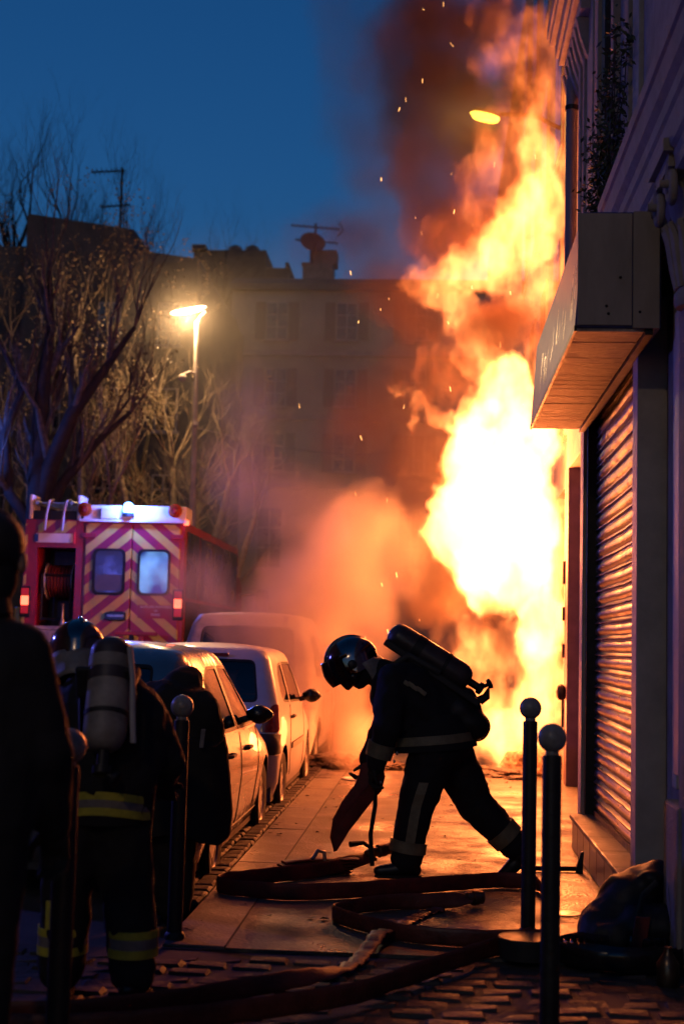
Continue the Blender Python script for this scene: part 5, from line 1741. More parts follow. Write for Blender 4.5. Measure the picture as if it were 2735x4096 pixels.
boot(F2, (-1.165, Y, 0.09), (0.1, 1, 0), M['boot'])
hand(F2, (-1.50, Y + 0.37, 0.84), (0, 0.5, -0.8), (1, 0, 0), M['glove'])
hand(F2, (-1.14, Y + 0.39, 0.84), (0, 0.5, -0.8), (-1, 0, 0), M['glove'])

# ---------------------------------------------------------------- crouched crew member at the silver car
F3 = thing('person', (-1.42, 7.75, -0.12), 'crew member in dark hooded coat bent over beside the silver car\'s rear wheel', 'person')
Y = 7.75
segs = [((-1.45, Y, 0.70), (-1.42, Y + 0.03, 1.02), 0.20, 0.20), ((-1.34, Y, 0.62), (-1.33, Y + 0.05, 1.0), 0.17, 0.17), ((-1.52, Y, 0.70), (-1.50, Y + 0.05, 1.05), 0.15, 0.16),
        ((-1.42, Y + 0.03, 1.05), (-1.38, Y + 0.10, 1.17), 0.16, 0.11), ((-1.38, Y + 0.1, 1.17), (-1.36, Y + 0.16, 1.20), 0.11, 0.10),
        ((-1.26, Y, 1.05), (-1.20, Y + 0.05, 0.82), 0.12, 0.10), ((-1.20, Y + 0.05, 0.82), (-1.17, Y + 0.08, 0.62), 0.10, 0.07),
        ((-1.56, Y, 1.03), (-1.62, Y + 0.08, 0.80), 0.11, 0.09), ((-1.62, Y + 0.08, 0.80), (-1.58, Y + 0.2, 0.66), 0.09, 0.065),
        ((-1.50, Y, 0.62), (-1.55, Y, 0.22), 0.14, 0.11), ((-1.55, Y, 0.22), (-1.55, Y, 0.0), 0.11, 0.09),
        ((-1.36, Y, 0.62), (-1.37, Y + 0.02, 0.22), 0.15, 0.12), ((-1.37, Y + 0.02, 0.22), (-1.36, Y + 0.02, 0.0), 0.12, 0.09)]
flesh('body', segs, M['coat'], F3, 0.018, 0.035, 5)
hd_ = MB()
rings = []
for i in range(9):
    t = i / 8
    rings.append([(-1.40 + 0.03 * t + (0.15 * math.sin(PI * min(0.95, t * 0.8 + 0.2)) + 0.02) * math.cos(a), Y + 0.10 + 0.02 * t + (0.13 * math.sin(PI * min(0.95, t * 0.8 + 0.2)) + 0.02) * math.sin(a), 1.03 + 0.21 * t) for a in [k * PI / 9 for k in range(18)]])
hd_.loft(rings).build('hood', M['coat'], F3, smooth=60)
cw = MB()
rings = []
for z, a_, b_ in ((0.90, 0.24, 0.19), (0.70, 0.27, 0.20), (0.50, 0.29, 0.20), (0.38, 0.28, 0.19)):
    rings.append([(-1.36 + a_ * math.cos(t) * (1 + 0.05 * math.sin(6 * t)), Y + b_ * math.sin(t) * (1 + 0.05 * math.cos(7 * t)), z + 0.03 * math.sin(3 * t)) for t in [k * 2 * PI / 40 for k in range(40)]])
cw.loft(rings).build('coat_skirt', M['coat'], F3, smooth=True)
MB().obox((-1.205, Y - 0.20, 0.92), Vector((0.012, 0.0, 0.0)), Vector((0, 0.004, 0)), Vector((0.004, 0, 0.05))).build('patch', M['band_silver'], F3, bevel=0.004)
boot(F3, (-1.55, Y, -0.03), (0, 1, 0), M['boot'])
boot(F3, (-1.36, Y + 0.02, -0.03), (0, 1, 0), M['boot'])
hand(F3, (-1.17, Y + 0.09, 0.62), (0, 0.3, -1), (1, 0, 0), M['glove'])
hand(F3, (-1.58, Y + 0.21, 0.66), (0, 0.5, -0.8), (1, 0, 0), M['glove'])

# ---------------------------------------------------------------- blurred onlooker at the left edge
F4 = thing('person', (-1.42, 4.1, -0.03), 'dark blurred onlooker standing at the left edge, back turned', 'person')
Y = 4.1
X = -1.36
segs = [((X - 0.10, Y, 0.95), (X - 0.10, Y, 1.36), 0.17, 0.17), ((X + 0.08, Y, 0.95), (X + 0.09, Y, 1.34), 0.16, 0.15), ((X - 0.0, Y, 1.36), (X + 0.04, Y + 0.02, 1.56), 0.11, 0.07),
        ((X + 0.05, Y + 0.02, 1.60), (X + 0.05, Y + 0.03, 1.72), 0.088, 0.095), ((X + 0.05, Y + 0.09, 1.62), (X + 0.05, Y + 0.10, 1.58), 0.045, 0.04),
        ((X + 0.16, Y, 1.38), (X + 0.24, Y + 0.03, 1.10), 0.095, 0.085), ((X + 0.24, Y + 0.03, 1.10), (X + 0.24, Y + 0.16, 0.88), 0.085, 0.06),
        ((X - 0.2, Y, 1.40), (X - 0.28, Y + 0.03, 1.10), 0.09, 0.08), ((X - 0.28, Y + 0.03, 1.10), (X - 0.26, Y + 0.12, 0.86), 0.08, 0.06),
        ((X - 0.09, Y, 0.9), (X - 0.10, Y, 0.48), 0.13, 0.09), ((X - 0.10, Y, 0.48), (X - 0.10, Y, 0.08), 0.09, 0.07),
        ((X + 0.09, Y, 0.9), (X + 0.10, Y, 0.48), 0.13, 0.09), ((X + 0.10, Y, 0.48), (X + 0.10, Y, 0.08), 0.09, 0.07), ((X - 0.05, Y, 0.9), (X + 0.05, Y, 0.9), 0.16, 0.16)]
flesh('body', segs, M['turnout'], F4, 0.02, 0.02, 5)
MB().ball((X + 0.05, Y + 0.02, 1.70), (0.105, 0.115, 0.105), 18, 12).build('hair', M['black'], F4, smooth=60)
fc = MB()
fc.ball((X + 0.05, Y + 0.075, 1.645), (0.075, 0.07, 0.10), 16, 12)
fc.tube([(X + 0.05, Y + 0.13, 1.67), (X + 0.05, Y + 0.165, 1.635), (X + 0.05, Y + 0.14, 1.62)], [0.012, 0.018, 0.012], 8)
for sd in (-1, 1):
    fc.ball((X + 0.05 + sd * 0.098, Y + 0.03, 1.65), (0.014, 0.025, 0.034), 10, 8)
fc.build('face', M['skin'], F4, smooth=60)
MB().lathe([(0.085, 1.475), (0.10, 1.50), (0.088, 1.545), (0.08, 1.54)], (X + 0.03, Y + 0.01, 0), (0, 0, 1), 20).build('collar', M['turnout'], F4, smooth=True)
boot(F4, (X - 0.10, Y, 0.06), (0, 1, 0), M['boot'])
boot(F4, (X + 0.10, Y, 0.06), (0, 1, 0), M['boot'])
hand(F4, (X + 0.24, Y + 0.17, 0.87), (0, 0.3, -1), (1, 0, 0), M['glove'])
hand(F4, (X - 0.26, Y + 0.13, 0.85), (0, 0.3, -1), (1, 0, 0), M['glove'])
# ================================================================== hoses and gear on the ground
def crom(P, n=8):
    P = [Vector(p) for p in P]
    out = []
    for i in range(len(P) - 1):
        p0, p1, p2, p3 = P[max(i - 1, 0)], P[i], P[i + 1], P[min(i + 2, len(P) - 1)]
        for k in range(n):
            t = k / n
            out.append(0.5 * ((2 * p1) + (p2 - p0) * t + (2 * p0 - 5 * p1 + 4 * p2 - p3) * t * t + (3 * p1 - p0 - 3 * p2 + p3) * t ** 3))
    out.append(P[-1])
    return out


def ribbon(ctrl, hw=0.036, th=0.009, n=8, ripple=0.0):
    """lay-flat hose: ctrl = (x, y, z, edge) with edge 0 lying flat .. 1 standing on its edge"""
    P = crom([c[:3] for c in ctrl], n)
    E = [v_[0] for v_ in crom([(c[3], 0, 0) for c in ctrl], n)]
    rings = []
    for i, p in enumerate(P):
        t = (P[min(i + 1, len(P) - 1)] - P[max(i - 1, 0)])
        t.z = 0
        t.normalize()
        s_ = Vector((t.y, -t.x, 0))
        e = max(0, min(1, E[i]))
        a = s_ * math.cos(e * PI / 2) + Vector((0, 0, 1)) * math.sin(e * PI / 2)
        b = s_ * -math.sin(e * PI / 2) + Vector((0, 0, 1)) * math.cos(e * PI / 2)
        c = p + Vector((0, 0, abs(a.z) * hw + abs(b.z) * th + 0.002))
        if ripple:
            c += Vector((0, 0, max(0, ripple * math.sin(i * 1.9) * (1 - e))))
        wv = 1 + 0.10 * mnoise.noise((p.x * 9, p.y * 9, 1.0))
        c = c + s_ * 0.008 * mnoise.noise((p.x * 6, p.y * 6, 4.0))
        rings.append([c + a * hw * wv * math.cos(q) + b * th * math.sin(q) * (1 + 0.4 * abs(math.cos(q))) for q in [k * 2 * PI / 12 for k in range(12)]])
    return rings


def hose(name, ctrl, label, m_, group='fire hoses on the pavement', **k):
    mb = MB().loft(ribbon(ctrl, **k))
    o = mb.build(name, m_, smooth=60)
    tag(o, label, 'hose', group)
    return o


def coupling(parent, c, d, r=0.034, L=0.10):
    mb = MB().lathe([(r * 0.8, 0), (r, 0.005), (r, L * 0.35), (r * 1.25, L * 0.38), (r * 1.25, L * 0.7), (r * 1.05, L * 0.74), (r * 1.05, L), (r * 0.7, L)], c, d, 18)
    return mb.build('coupling', M['brass'], parent, smooth=35)


M['brass'] = mat('brass', (0.18, 0.13, 0.09), 0.35, metal=0.9, var=0.2, scale=12)
M['hose_brown'] = mat('hose_brown', (0.13, 0.03, 0.02), 0.42, var=0.25, scale=9, bump=0.2, bscale=50)
h1 = hose('fire_hose', [(-0.36, 9.32, 0.05, 0.3), (-0.50, 9.12, 0.02, 0.7), (-0.68, 8.88, 0, 1), (-1.0, 8.58, 0, 1), (-1.185, 8.38, 0, 1), (-1.17, 8.22, 0, 1), (-0.95, 8.12, 0, 1), (-0.71, 8.10, 0, 1), (-0.3, 8.30, 0, 1), (0.13, 8.58, 0, 1), (0.42, 8.75, 0, 1), (0.62, 8.72, 0, 0.9), (0.66, 8.56, 0, 0.8)],
          'red hose standing on edge in a wide loop by the kerb, nozzle at its end', M['hose_red'], hw=0.046)
nz_ = MB().lathe([(0.022, 0), (0.03, 0.02), (0.03, 0.09), (0.042, 0.10), (0.042, 0.15), (0.034, 0.155), (0.038, 0.20), (0.03, 0.205)], (-0.40, 9.27, 0.10), (0.72, 0.60, 0.12), 18)
nzo = nz_.build('nozzle', M['brass'], h1, smooth=35)
MB().tube([(-0.36, 9.3, 0.13), (-0.42, 9.28, 0.17), (-0.50, 9.22, 0.165)], [0.012, 0.014, 0.02], 8).build('lever', M['black'], nzo)
hose('fire_hose', [(0.23, 8.06, 0.03, 0.2), (0.10, 8.00, 0.0, 0.8), (-0.2, 7.92, 0, 1), (-0.40, 7.72, 0, 1), (-0.485, 7.56, 0, 1), (-0.44, 7.44, 0, 1), (-0.30, 7.26, 0, 1), (-0.1, 7.08, 0, 1), (0.15, 7.02, 0, 1), (0.40, 7.05, 0, 1), (0.62, 7.1, 0, 1)],
     'dark hose with a sharp bend and coupling end in front of the walking firefighter', M['hose_brown'], hw=0.042)
coupling(bpy.data.objects['fire_hose.001'], (0.21, 8.055, 0.055), (0.9, 0.42, 0.0))
hose('fire_hose', [(0.06, 7.93, 0, 0), (-0.02, 7.78, 0, 0), (-0.10, 7.55, 0.0, 0), (-0.18, 7.2, 0.02, 0), (-0.235, 6.95, 0.05, 0), (-0.29, 6.70, 0.01, 0), (-0.35, 6.45, 0, 0.0), (-0.53, 6.08, 0, 0.6), (-0.86, 5.74, 0, 1), (-1.25, 5.45, 0, 1), (-1.7, 5.3, 0, 1)],
     'flattened hose with shiny folds running towards the lower left', M['hose_brown'], hw=0.040, th=0.006, ripple=0.012)
hose('fire_hose', [(0.50, 7.12, 0, 1), (0.40, 6.95, 0, 1), (0.17, 6.60, 0, 1), (-0.10, 6.14, 0, 1), (-0.30, 5.82, 0, 1), (-0.74, 5.46, 0, 1), (-1.2, 5.2, 0, 1), (-1.8, 5.1, 0, 1)],
     'dark hose on edge running from the coil to the bottom left corner', M['hose_brown'], hw=0.044)
# folded bundle beside the nozzle
fb = thing('folded_hose', (-0.72, 8.98, 0), 'flat folded bundle of dark red hose beside the kerb', 'hose', 'fire hoses on the pavement')
for i in range(5):
    MB().loft(ribbon([(-0.98 + 0.02 * i, 8.86 + 0.03 * i, 0.016 * i, 0), (-0.75, 9.0 + 0.01 * i, 0.02 * i, 0), (-0.50 + 0.015 * i, 9.12, 0.02 * i, 0)], hw=0.05, th=0.008)).build('fold', M['hose_red'], fb, smooth=60)
MB().tube([(-0.72, 8.97, 0.10), (-0.69, 9.0, 0.15), (-0.65, 9.02, 0.14), (-0.645, 9.02, 0.09)], 0.014, 8).build('buckle', M['steel'], fb, smooth=True)
# coil of hose and dark kit bag by the wall
cl = thing('coiled_hose', (0.86, 6.75, 0), 'coil of dark hose standing on edge below the kit bag at the right', 'hose', 'fire hoses on the pavement')
for i in range(5):
    r = 0.30 - 0.032 * i
    MB().loft(ribbon([(0.90 + r * 1.0 * math.cos(a), 6.82 + r * 0.75 * math.sin(a), 0, 1) for a in [0.6 + k * 5.2 / 14 for k in range(15)]], hw=0.046, th=0.009, n=3)).build('turn', M['black_gloss'], cl, smooth=60)
kb_ = thing('kit_bag', (1.0, 7.1, 0), 'black slumped kit bag leaning against the shop wall', 'bag')
flesh('bag', [((0.82, 7.12, 0.10), (1.0, 7.22, 0.20), 0.10, 0.13), ((0.86, 7.2, 0.10), (1.0, 7.3, 0.12), 0.12, 0.12), ((0.98, 7.22, 0.20), (1.10, 7.30, 0.28), 0.15, 0.12), ((0.78, 7.05, 0.06), (0.9, 7.0, 0.08), 0.07, 0.08), ((1.02, 7.05, 0.12), (1.12, 7.05, 0.12), 0.11, 0.11), ((1.08, 7.15, 0.33), (1.14, 7.30, 0.36), 0.06, 0.05)], M['black'], kb_, 0.018, 0.03)
MB().tube([(1.09, 7.02, 0.34), (1.02, 6.99, 0.28), (0.98, 6.98, 0.12), (0.97, 6.96, 0.02)], 0.016, 6, True, 0.4).build('strap', M['plastic'], kb_, smooth=True)
MB().obox((1.0, 6.92, 0.12), Vector((0.035, 0, 0)), Vector((0, 0.008, 0)), Vector((0.01, 0, 0.07))).build('red_tag', M['hose_red'], kb_, bevel=0.004)
bt = MB().lathe([(0.045, 0), (0.05, 0.01), (0.05, 0.10), (0.03, 0.13), (0.018, 0.15), (0.018, 0.17)], (1.05, 6.45, -0.02), (0, 0, 1), 16).build('canister', M['brass'], smooth=True)
tag(bt, 'small metal canister glinting beside the pilaster foot', 'canister')
# pry bar lying on the pavement, claw up
tool = thing('pry_bar', (0.85, 9.55, 0), 'black pry tool lying on the pavement with its blade upright near the plinth', 'tool')
MB().tube([(0.60, 9.45, 0.02), (0.80, 9.48, 0.018), (0.96, 9.50, 0.02)], 0.016, 8).build('shaft', M['dark_metal'], tool, smooth=True)
bl = MB()
bl.loft([[(0.95, 9.47, 0.0), (1.0, 9.47, 0.0), (1.0, 9.53, 0.0), (0.95, 9.53, 0.0)], [(0.965, 9.47, 0.06), (1.0, 9.47, 0.06), (1.0, 9.53, 0.06), (0.965, 9.53, 0.06)], [(0.985, 9.48, 0.13), (1.005, 9.48, 0.13), (1.005, 9.52, 0.13), (0.985, 9.52, 0.13)]])
bl.build('blade', M['dark_metal'], tool, bevel=0.008)
dc = MB().lathe([(0.075, 0.0), (0.08, 0.006), (0.07, 0.009), (0.055, 0.006), (0.04, 0.009), (0.01, 0.009)], (0.76, 7.98, 0.0), (0, 0, 1), 24).build('valve_cover', M['steel'], smooth=35)
tag(dc, 'small round metal cover shining in the pavement right of the bollards', 'cover')
pc = MB().lathe([(0.16, 0.0), (0.165, 0.012), (0.155, 0.02), (0.12, 0.02), (0.115, 0.008), (0.01, 0.006)], (-0.78, 15.4, 0.001), (0, 0, 1), 28).build('plastic_lid', M['fe_white'], smooth=35)
tag(pc, 'round pale lid lying on the pavement near the burnt heap by the kerb', 'lid')
bk = MB().lathe([(0.10, 0.0), (0.12, 0.01), (0.13, 0.10), (0.125, 0.105), (0.11, 0.10)], (0.455, 6.80, 0), (0, 0, 1), 20).build('bucket', M['plastic'], smooth=35)
tag(bk, 'low dark bucket on the ground behind the nearest bollard', 'bucket')
br_ = thing('broom', (0.48, 15.0, 0), 'short pole with dark foot standing before the burning heap', 'broom')
MB().tube([(0.42, 15.05, 0.42), (0.49, 15.0, 0.06)], 0.016, 8).build('pole', M['dark_metal'], br_)
flesh('foot', [((0.40, 15.0, 0.03), (0.56, 15.0, 0.03), 0.05, 0.045), ((0.50, 15.0, 0.06), (0.52, 15.0, 0.09), 0.05, 0.03)], M['black'], br_, 0.012, 0.015)

# ------------------------------------------------------------------ burnt heaps
M['charred'] = mat('charred', (0.05, 0.035, 0.03), 0.55, var=0.4, scale=7, bump=0.8, bscale=18)
M['paper'] = mat('paper', (0.30, 0.22, 0.15), 0.8, var=0.4, scale=6, bump=0.6, bscale=15)


def heap(loc, r, m_, label, seed, name='burnt_debris'):
    me = bpy.data.meshes.new(name)
    bm = bmesh.new()
    bmesh.ops.create_icosphere(bm, subdivisions=4, radius=1.0)
    for v_ in bm.verts:
        p = v_.co.copy()
        q = 1 + 0.45 * mnoise.noise(p * 1.6 + Vector((seed, 0, 0))) + 0.30 * abs(mnoise.noise(p * 4.1 + Vector((0, seed, 0)))) + 0.12 * mnoise.noise(p * 9)
        v_.co = Vector((p.x * r[0] * q, p.y * r[1] * q, max(p.z * r[2] * q + r[2] * 0.5, 0.002)))
    bm.to_mesh(me)
    bm.free()
    o = bpy.data.objects.new(name, me)
    me.materials.append(m_)
    o.location = loc
    COL.objects.link(o)
    tag(o, label, 'debris', 'burnt heaps before the fire', 'thing')
    return o


heap((-1.15, 16.85, 0), (0.30, 0.22, 0.10), M['charred'], 'flat charred heap on the kerb at the burnt car', 1)
heap((-0.98, 16.6, 0), (0.17, 0.14, 0.12), M['charred'], 'crumpled dark lump, tallest of those near the kerb', 2)
heap((-0.72, 16.55, 0), (0.19, 0.13, 0.11), M['charred'], 'knotted dark bundle just left of the walking firefighter', 3)
heap((-0.45, 16.75, 0), (0.22, 0.14, 0.06), M['charred'], 'low charred scraps partly behind the walking firefighter', 4)
heap((0.50, 16.4, 0), (0.22, 0.16, 0.07), M['charred'], 'charred cloth heap right of the broom foot', 5)
heap((0.80, 16.3, 0), (0.30, 0.18, 0.06), M['charred'], 'wide flat charred sheet under the flames', 6)
heap((1.12, 16.6, 0), (0.24, 0.16, 0.20), M['paper'], 'crumpled pale paper heap burning behind the bollards', 7)
heap((0.98, 15.95, 0), (0.14, 0.05, 0.03), M['charred'], 'thin blackened strip lying in front of the flames', 9)

# ================================================================== fire and smoke: grids of density
class VNoise:
    def __init__(s, seed):
        s.r = np.random.RandomState(seed).rand(32, 32, 32).astype(np.float32)

    def __call__(s, x, y, z):
        xi, yi, zi = np.floor(x), np.floor(y), np.floor(z)
        fx, fy, fz = x - xi, y - yi, z - zi
        fx, fy, fz = fx * fx * (3 - 2 * fx), fy * fy * (3 - 2 * fy), fz * fz * (3 - 2 * fz)
        xi, yi, zi = xi.astype(np.int32), yi.astype(np.int32), zi.astype(np.int32)
        x0, x1, y0, y1, z0, z1 = xi & 31, (xi + 1) & 31, yi & 31, (yi + 1) & 31, zi & 31, (zi + 1) & 31
        r = s.r
        a = r[x0, y0, z0] * (1 - fx) + r[x1, y0, z0] * fx
        b = r[x0, y1, z0] * (1 - fx) + r[x1, y1, z0] * fx
        c = r[x0, y0, z1] * (1 - fx) + r[x1, y0, z1] * fx
        d = r[x0, y1, z1] * (1 - fx) + r[x1, y1, z1] * fx
        return (a * (1 - fy) + b * fy) * (1 - fz) + (c * (1 - fy) + d * fy) * fz

    def fbm(s, x, y, z, oct=4, gain=0.55):
        v, a, t = 0, 1.0, 0
        for _ in range(oct):
            v = v + a * s(x, y, z)
            t += a
            a *= gain
            x, y, z = x * 2.03 + 7.1, y * 2.03 + 3.7, z * 2.03 + 1.3
        return v / t - 0.5


FLAME = [(0.98, 16.75, 0.38, 0.5, 0.45, 0.38, 0.94),
    (1.23, 16.75, 0.99, 0.29, 0.4, 0.59, 1.01),
    (0.77, 16.65, 0.73, 0.41, 0.35, 0.35, 0.72),
    (0.44, 16.65, 1.58, 0.2, 0.28, 0.32, 0.55),
    (0.36, 16.7, 1.06, 0.26, 0.3, 0.35, 0.7),
    (1.22, 16.75, 1.66, 0.29, 0.4, 0.41, 1.5),
    (0.81, 16.75, 2.21, 0.5, 0.45, 0.32, 1.6),
    (0.45, 16.65, 2.28, 0.26, 0.35, 0.28, 1.5),
    (0.47, 16.7, 2.93, 0.5, 0.5, 0.56, 1.7),
    (0.94, 16.75, 2.88, 0.47, 0.55, 0.71, 1.6),
    (0.55, 16.75, 3.56, 0.44, 0.5, 0.53, 1.7),
    (0.99, 16.75, 3.77, 0.41, 0.5, 0.56, 1.6),
    (1.28, 16.85, 2.46, 0.24, 0.4, 0.89, 0.9),
    (0.78, 16.75, 4.49, 0.35, 0.4, 0.44, 1.3),
    (0.54, 16.7, 4.06, 0.32, 0.4, 0.35, 1.4),
    (0.99, 16.75, 4.25, 0.26, 0.4, 0.35, 1.1),
    (0.28, 16.65, 4.11, 0.18, 0.22, 0.13, 0.9),
    (0.04, 16.6, 4.18, 0.18, 0.2, 0.1, 0.7),
    (-0.17, 16.6, 4.33, 0.16, 0.18, 0.12, 0.65),
    (-0.44, 16.6, 4.46, 0.18, 0.12, 0.06, 0.55),
    (-0.28, 16.6, 4.09, 0.07, 0.12, 0.15, 0.45),
    (0.44, 16.7, 4.99, 0.21, 0.3, 0.35, 0.8),
    (0.29, 16.7, 5.35, 0.26, 0.3, 0.21, 0.54),
    (0.07, 16.7, 5.71, 0.41, 0.35, 0.23, 0.54),
    (-0.23, 16.7, 5.77, 0.18, 0.25, 0.18, 0.4),
    (0.52, 16.75, 5.94, 0.44, 0.4, 0.32, 0.68),
    (0.87, 16.75, 6.25, 0.41, 0.45, 0.38, 0.86),
    (1.1, 16.75, 6.65, 0.41, 0.45, 0.44, 0.9),
    (1.27, 16.8, 5.84, 0.32, 0.4, 0.38, 0.58),
    (1.03, 16.75, 5.61, 0.29, 0.35, 0.24, 0.58),
    (1.13, 16.75, 7.3, 0.26, 0.35, 0.41, 0.61),
    (1.06, 16.75, 7.67, 0.21, 0.3, 0.32, 0.43),
    (1.31, 16.8, 7.13, 0.21, 0.3, 0.47, 0.43),
    (0.76, 16.85, 8.52, 0.44, 0.35, 0.25, 0.27),  # faint upper blobs: orange smoke glow painted as weak flame emission
    (1.06, 16.85, 8.81, 0.35, 0.3, 0.4, 0.24),
    (0.69, 16.85, 9.16, 0.38, 0.3, 0.35, 0.22),
    (1.15, 16.85, 8.3, 0.35, 0.3, 0.45, 0.27),
    (0.57, 16.85, 6.83, 0.45, 0.4, 0.6, 0.3),
    (1.34, 16.85, 4.7, 0.21, 0.3, 0.27, 0.4), (1.25, 16.9, 7.9, 0.38, 0.3, 0.7, 0.34), (0.75, 16.9, 7.6, 0.4, 0.3, 0.5, 0.28), (1.3, 16.9, 5.2, 0.35, 0.35, 0.5, 0.4), (0.2, 16.9, 6.3, 0.45, 0.3, 0.4, 0.25), (0.2, 17.1, 4.8, 0.5, 0.4, 0.5, 0.22), (0.3, 17.0, 1.7, 0.4, 0.3, 0.4, 0.3), (0.72, 16.85, 1.45, 0.4, 0.3, 0.35, 0.62), (0.35, 16.8, 0.7, 0.25, 0.25, 0.5, 0.45), (-0.72, 16.9, 0.12, 0.14, 0.2, 0.2, 0.9), (-0.62, 16.9, 0.3, 0.1, 0.15, 0.2, 0.6)]
SMOKE = [(-1.0, 17.9, 8.7, 0.6, 0.8, 0.9, 0.2), (-1.1, 17.8, 6.7, 0.55, 0.7, 0.45, 0.28), (-0.8, 17.7, 7.6, 0.5, 0.7, 0.4, 0.3), (-1.3, 18.0, 9.6, 0.7, 0.8, 0.5, 0.12), (0.55, 17.8, 7.9, 0.5, 0.5, 0.6, 1.2), (0.9, 17.9, 6.9, 0.6, 0.5, 0.7, 1.0), (-0.25, 17.5, 7.4, 0.5, 0.7, 0.6, 0.8), (-0.35, 17.6, 8.3, 0.5, 0.7, 0.7, 0.8), (-0.45, 17.7, 9.3, 0.6, 0.8, 0.7, 0.9), (-0.3, 17.5, 6.6, 0.45, 0.7, 0.45, 0.6), (0.64, 15.9, 5.11, 0.34, 0.4, 0.25, 2.2),
    (0.93, 15.9, 4.82, 0.36, 0.4, 0.2, 1.6),
    (0.56, 15.8, 4.91, 0.22, 0.3, 0.17, 1.5),
    (0.13, 17.4, 6.37, 0.61, 0.7, 0.46, 0.9),
    (-0.04, 17.5, 7.04, 0.52, 0.7, 0.46, 0.8),
    (0.04, 17.6, 7.85, 0.59, 0.7, 0.56, 0.9),
    (-0.03, 17.6, 8.61, 0.53, 0.8, 0.56, 1.0),
    (-0.17, 17.6, 9.37, 0.71, 0.9, 0.56, 1.0),
    (0.42, 17.5, 8.17, 0.49, 0.6, 0.46, 1.1),
    (1.21, 17.6, 8.21, 0.46, 0.6, 1.08, 0.7),
    (-0.48, 17.4, 5.57, 0.52, 0.8, 0.37, 0.7),
    (-0.87, 17.6, 5.93, 0.49, 0.8, 0.46, 0.35),
    (-1.32, 18.0, 6.59, 0.41, 0.8, 0.35, 0.18),
    (-0.82, 17.8, 6.47, 0.41, 0.7, 0.38, 0.22),
    (-0.36, 17.6, 7.56, 0.37, 0.7, 0.46, 0.3),
    (-0.69, 18.0, 8.87, 0.57, 0.9, 0.79, 0.16),
    (0.56, 17.6, 9.43, 0.68, 0.8, 0.46, 0.8),
    (-0.15, 17.8, 4.86, 0.78, 1.0, 0.56, 0.45),
    (-0.62, 18.0, 4.24, 0.79, 1.1, 0.63, 0.28),
    (-0.13, 17.9, 3.6, 0.63, 0.9, 0.63, 0.4),
    (0.05, 17.5, 2.16, 0.62, 0.7, 0.46, 0.7),
    (-0.26, 17.6, 2.47, 0.56, 0.8, 0.49, 0.4),
    (0.14, 16.8, 1.75, 0.41, 0.5, 0.27, 0.5),
    (0.66, 16.4, 1.7, 0.35, 0.3, 0.17, 0.5),
    (1.37, 16.2, 2.7, 0.17, 0.25, 0.46, 0.9),
    (1.31, 16.2, 2.28, 0.17, 0.25, 0.34, 0.7),
    (-1.9, 20.0, 3.11, 1.05, 1.5, 0.88, 0.06),
    (-2.41, 21.0, 4.69, 1.29, 2, 1.29, 0.045),
    (-1.42, 20.0, 5.27, 1.23, 1.6, 1.23, 0.07)]
STEAM = [(-2.0, 16.3, 1.65, 0.8, 0.6, 0.35, 0.45), (-2.9, 16.6, 1.9, 0.6, 0.7, 0.35, 0.25), (-1.5, 16.3, 1.0, 0.5, 0.4, 0.5, 0.45), (-1.1, 16.2, 2.37, 0.57, 0.9, 0.48, 0.35),
    (-0.74, 16.4, 2.68, 0.52, 0.9, 0.43, 0.3),
    (-1.36, 16.0, 2.07, 0.65, 0.9, 0.37, 0.38),
    (-1.77, 15.9, 1.77, 0.56, 0.8, 0.28, 0.3),
    (-2.05, 16.0, 1.57, 0.56, 0.8, 0.22, 0.35),
    (-1.18, 15.7, 1.59, 0.41, 0.6, 0.36, 0.7),
    (-1.1, 15.9, 1.04, 0.31, 0.5, 0.42, 0.6),
    (-0.97, 16.2, 0.53, 0.34, 0.5, 0.34, 0.5),
    (-0.77, 16.4, 0.3, 0.35, 0.5, 0.26, 0.35),
    (-1.45, 15.7, 1.31, 0.39, 0.5, 0.25, 0.6),
    (-2.42, 16.5, 1.86, 0.41, 0.7, 0.2, 0.18),
    (-2.73, 17.5, 2.16, 0.37, 0.8, 0.22, 0.12),
    (-0.9, 16.4, 1.81, 0.49, 0.7, 0.49, 0.4),
    (-0.4, 16.8, 2.42, 0.44, 0.7, 0.44, 0.2),
    (-1.47, 17.0, 3.01, 0.6, 1, 0.45, 0.1),
    (-2.37, 18.0, 3.41, 0.57, 1.2, 0.79, 0.05),
    (-2.53, 19.0, 4.72, 0.4, 1.2, 0.67, 0.035)]


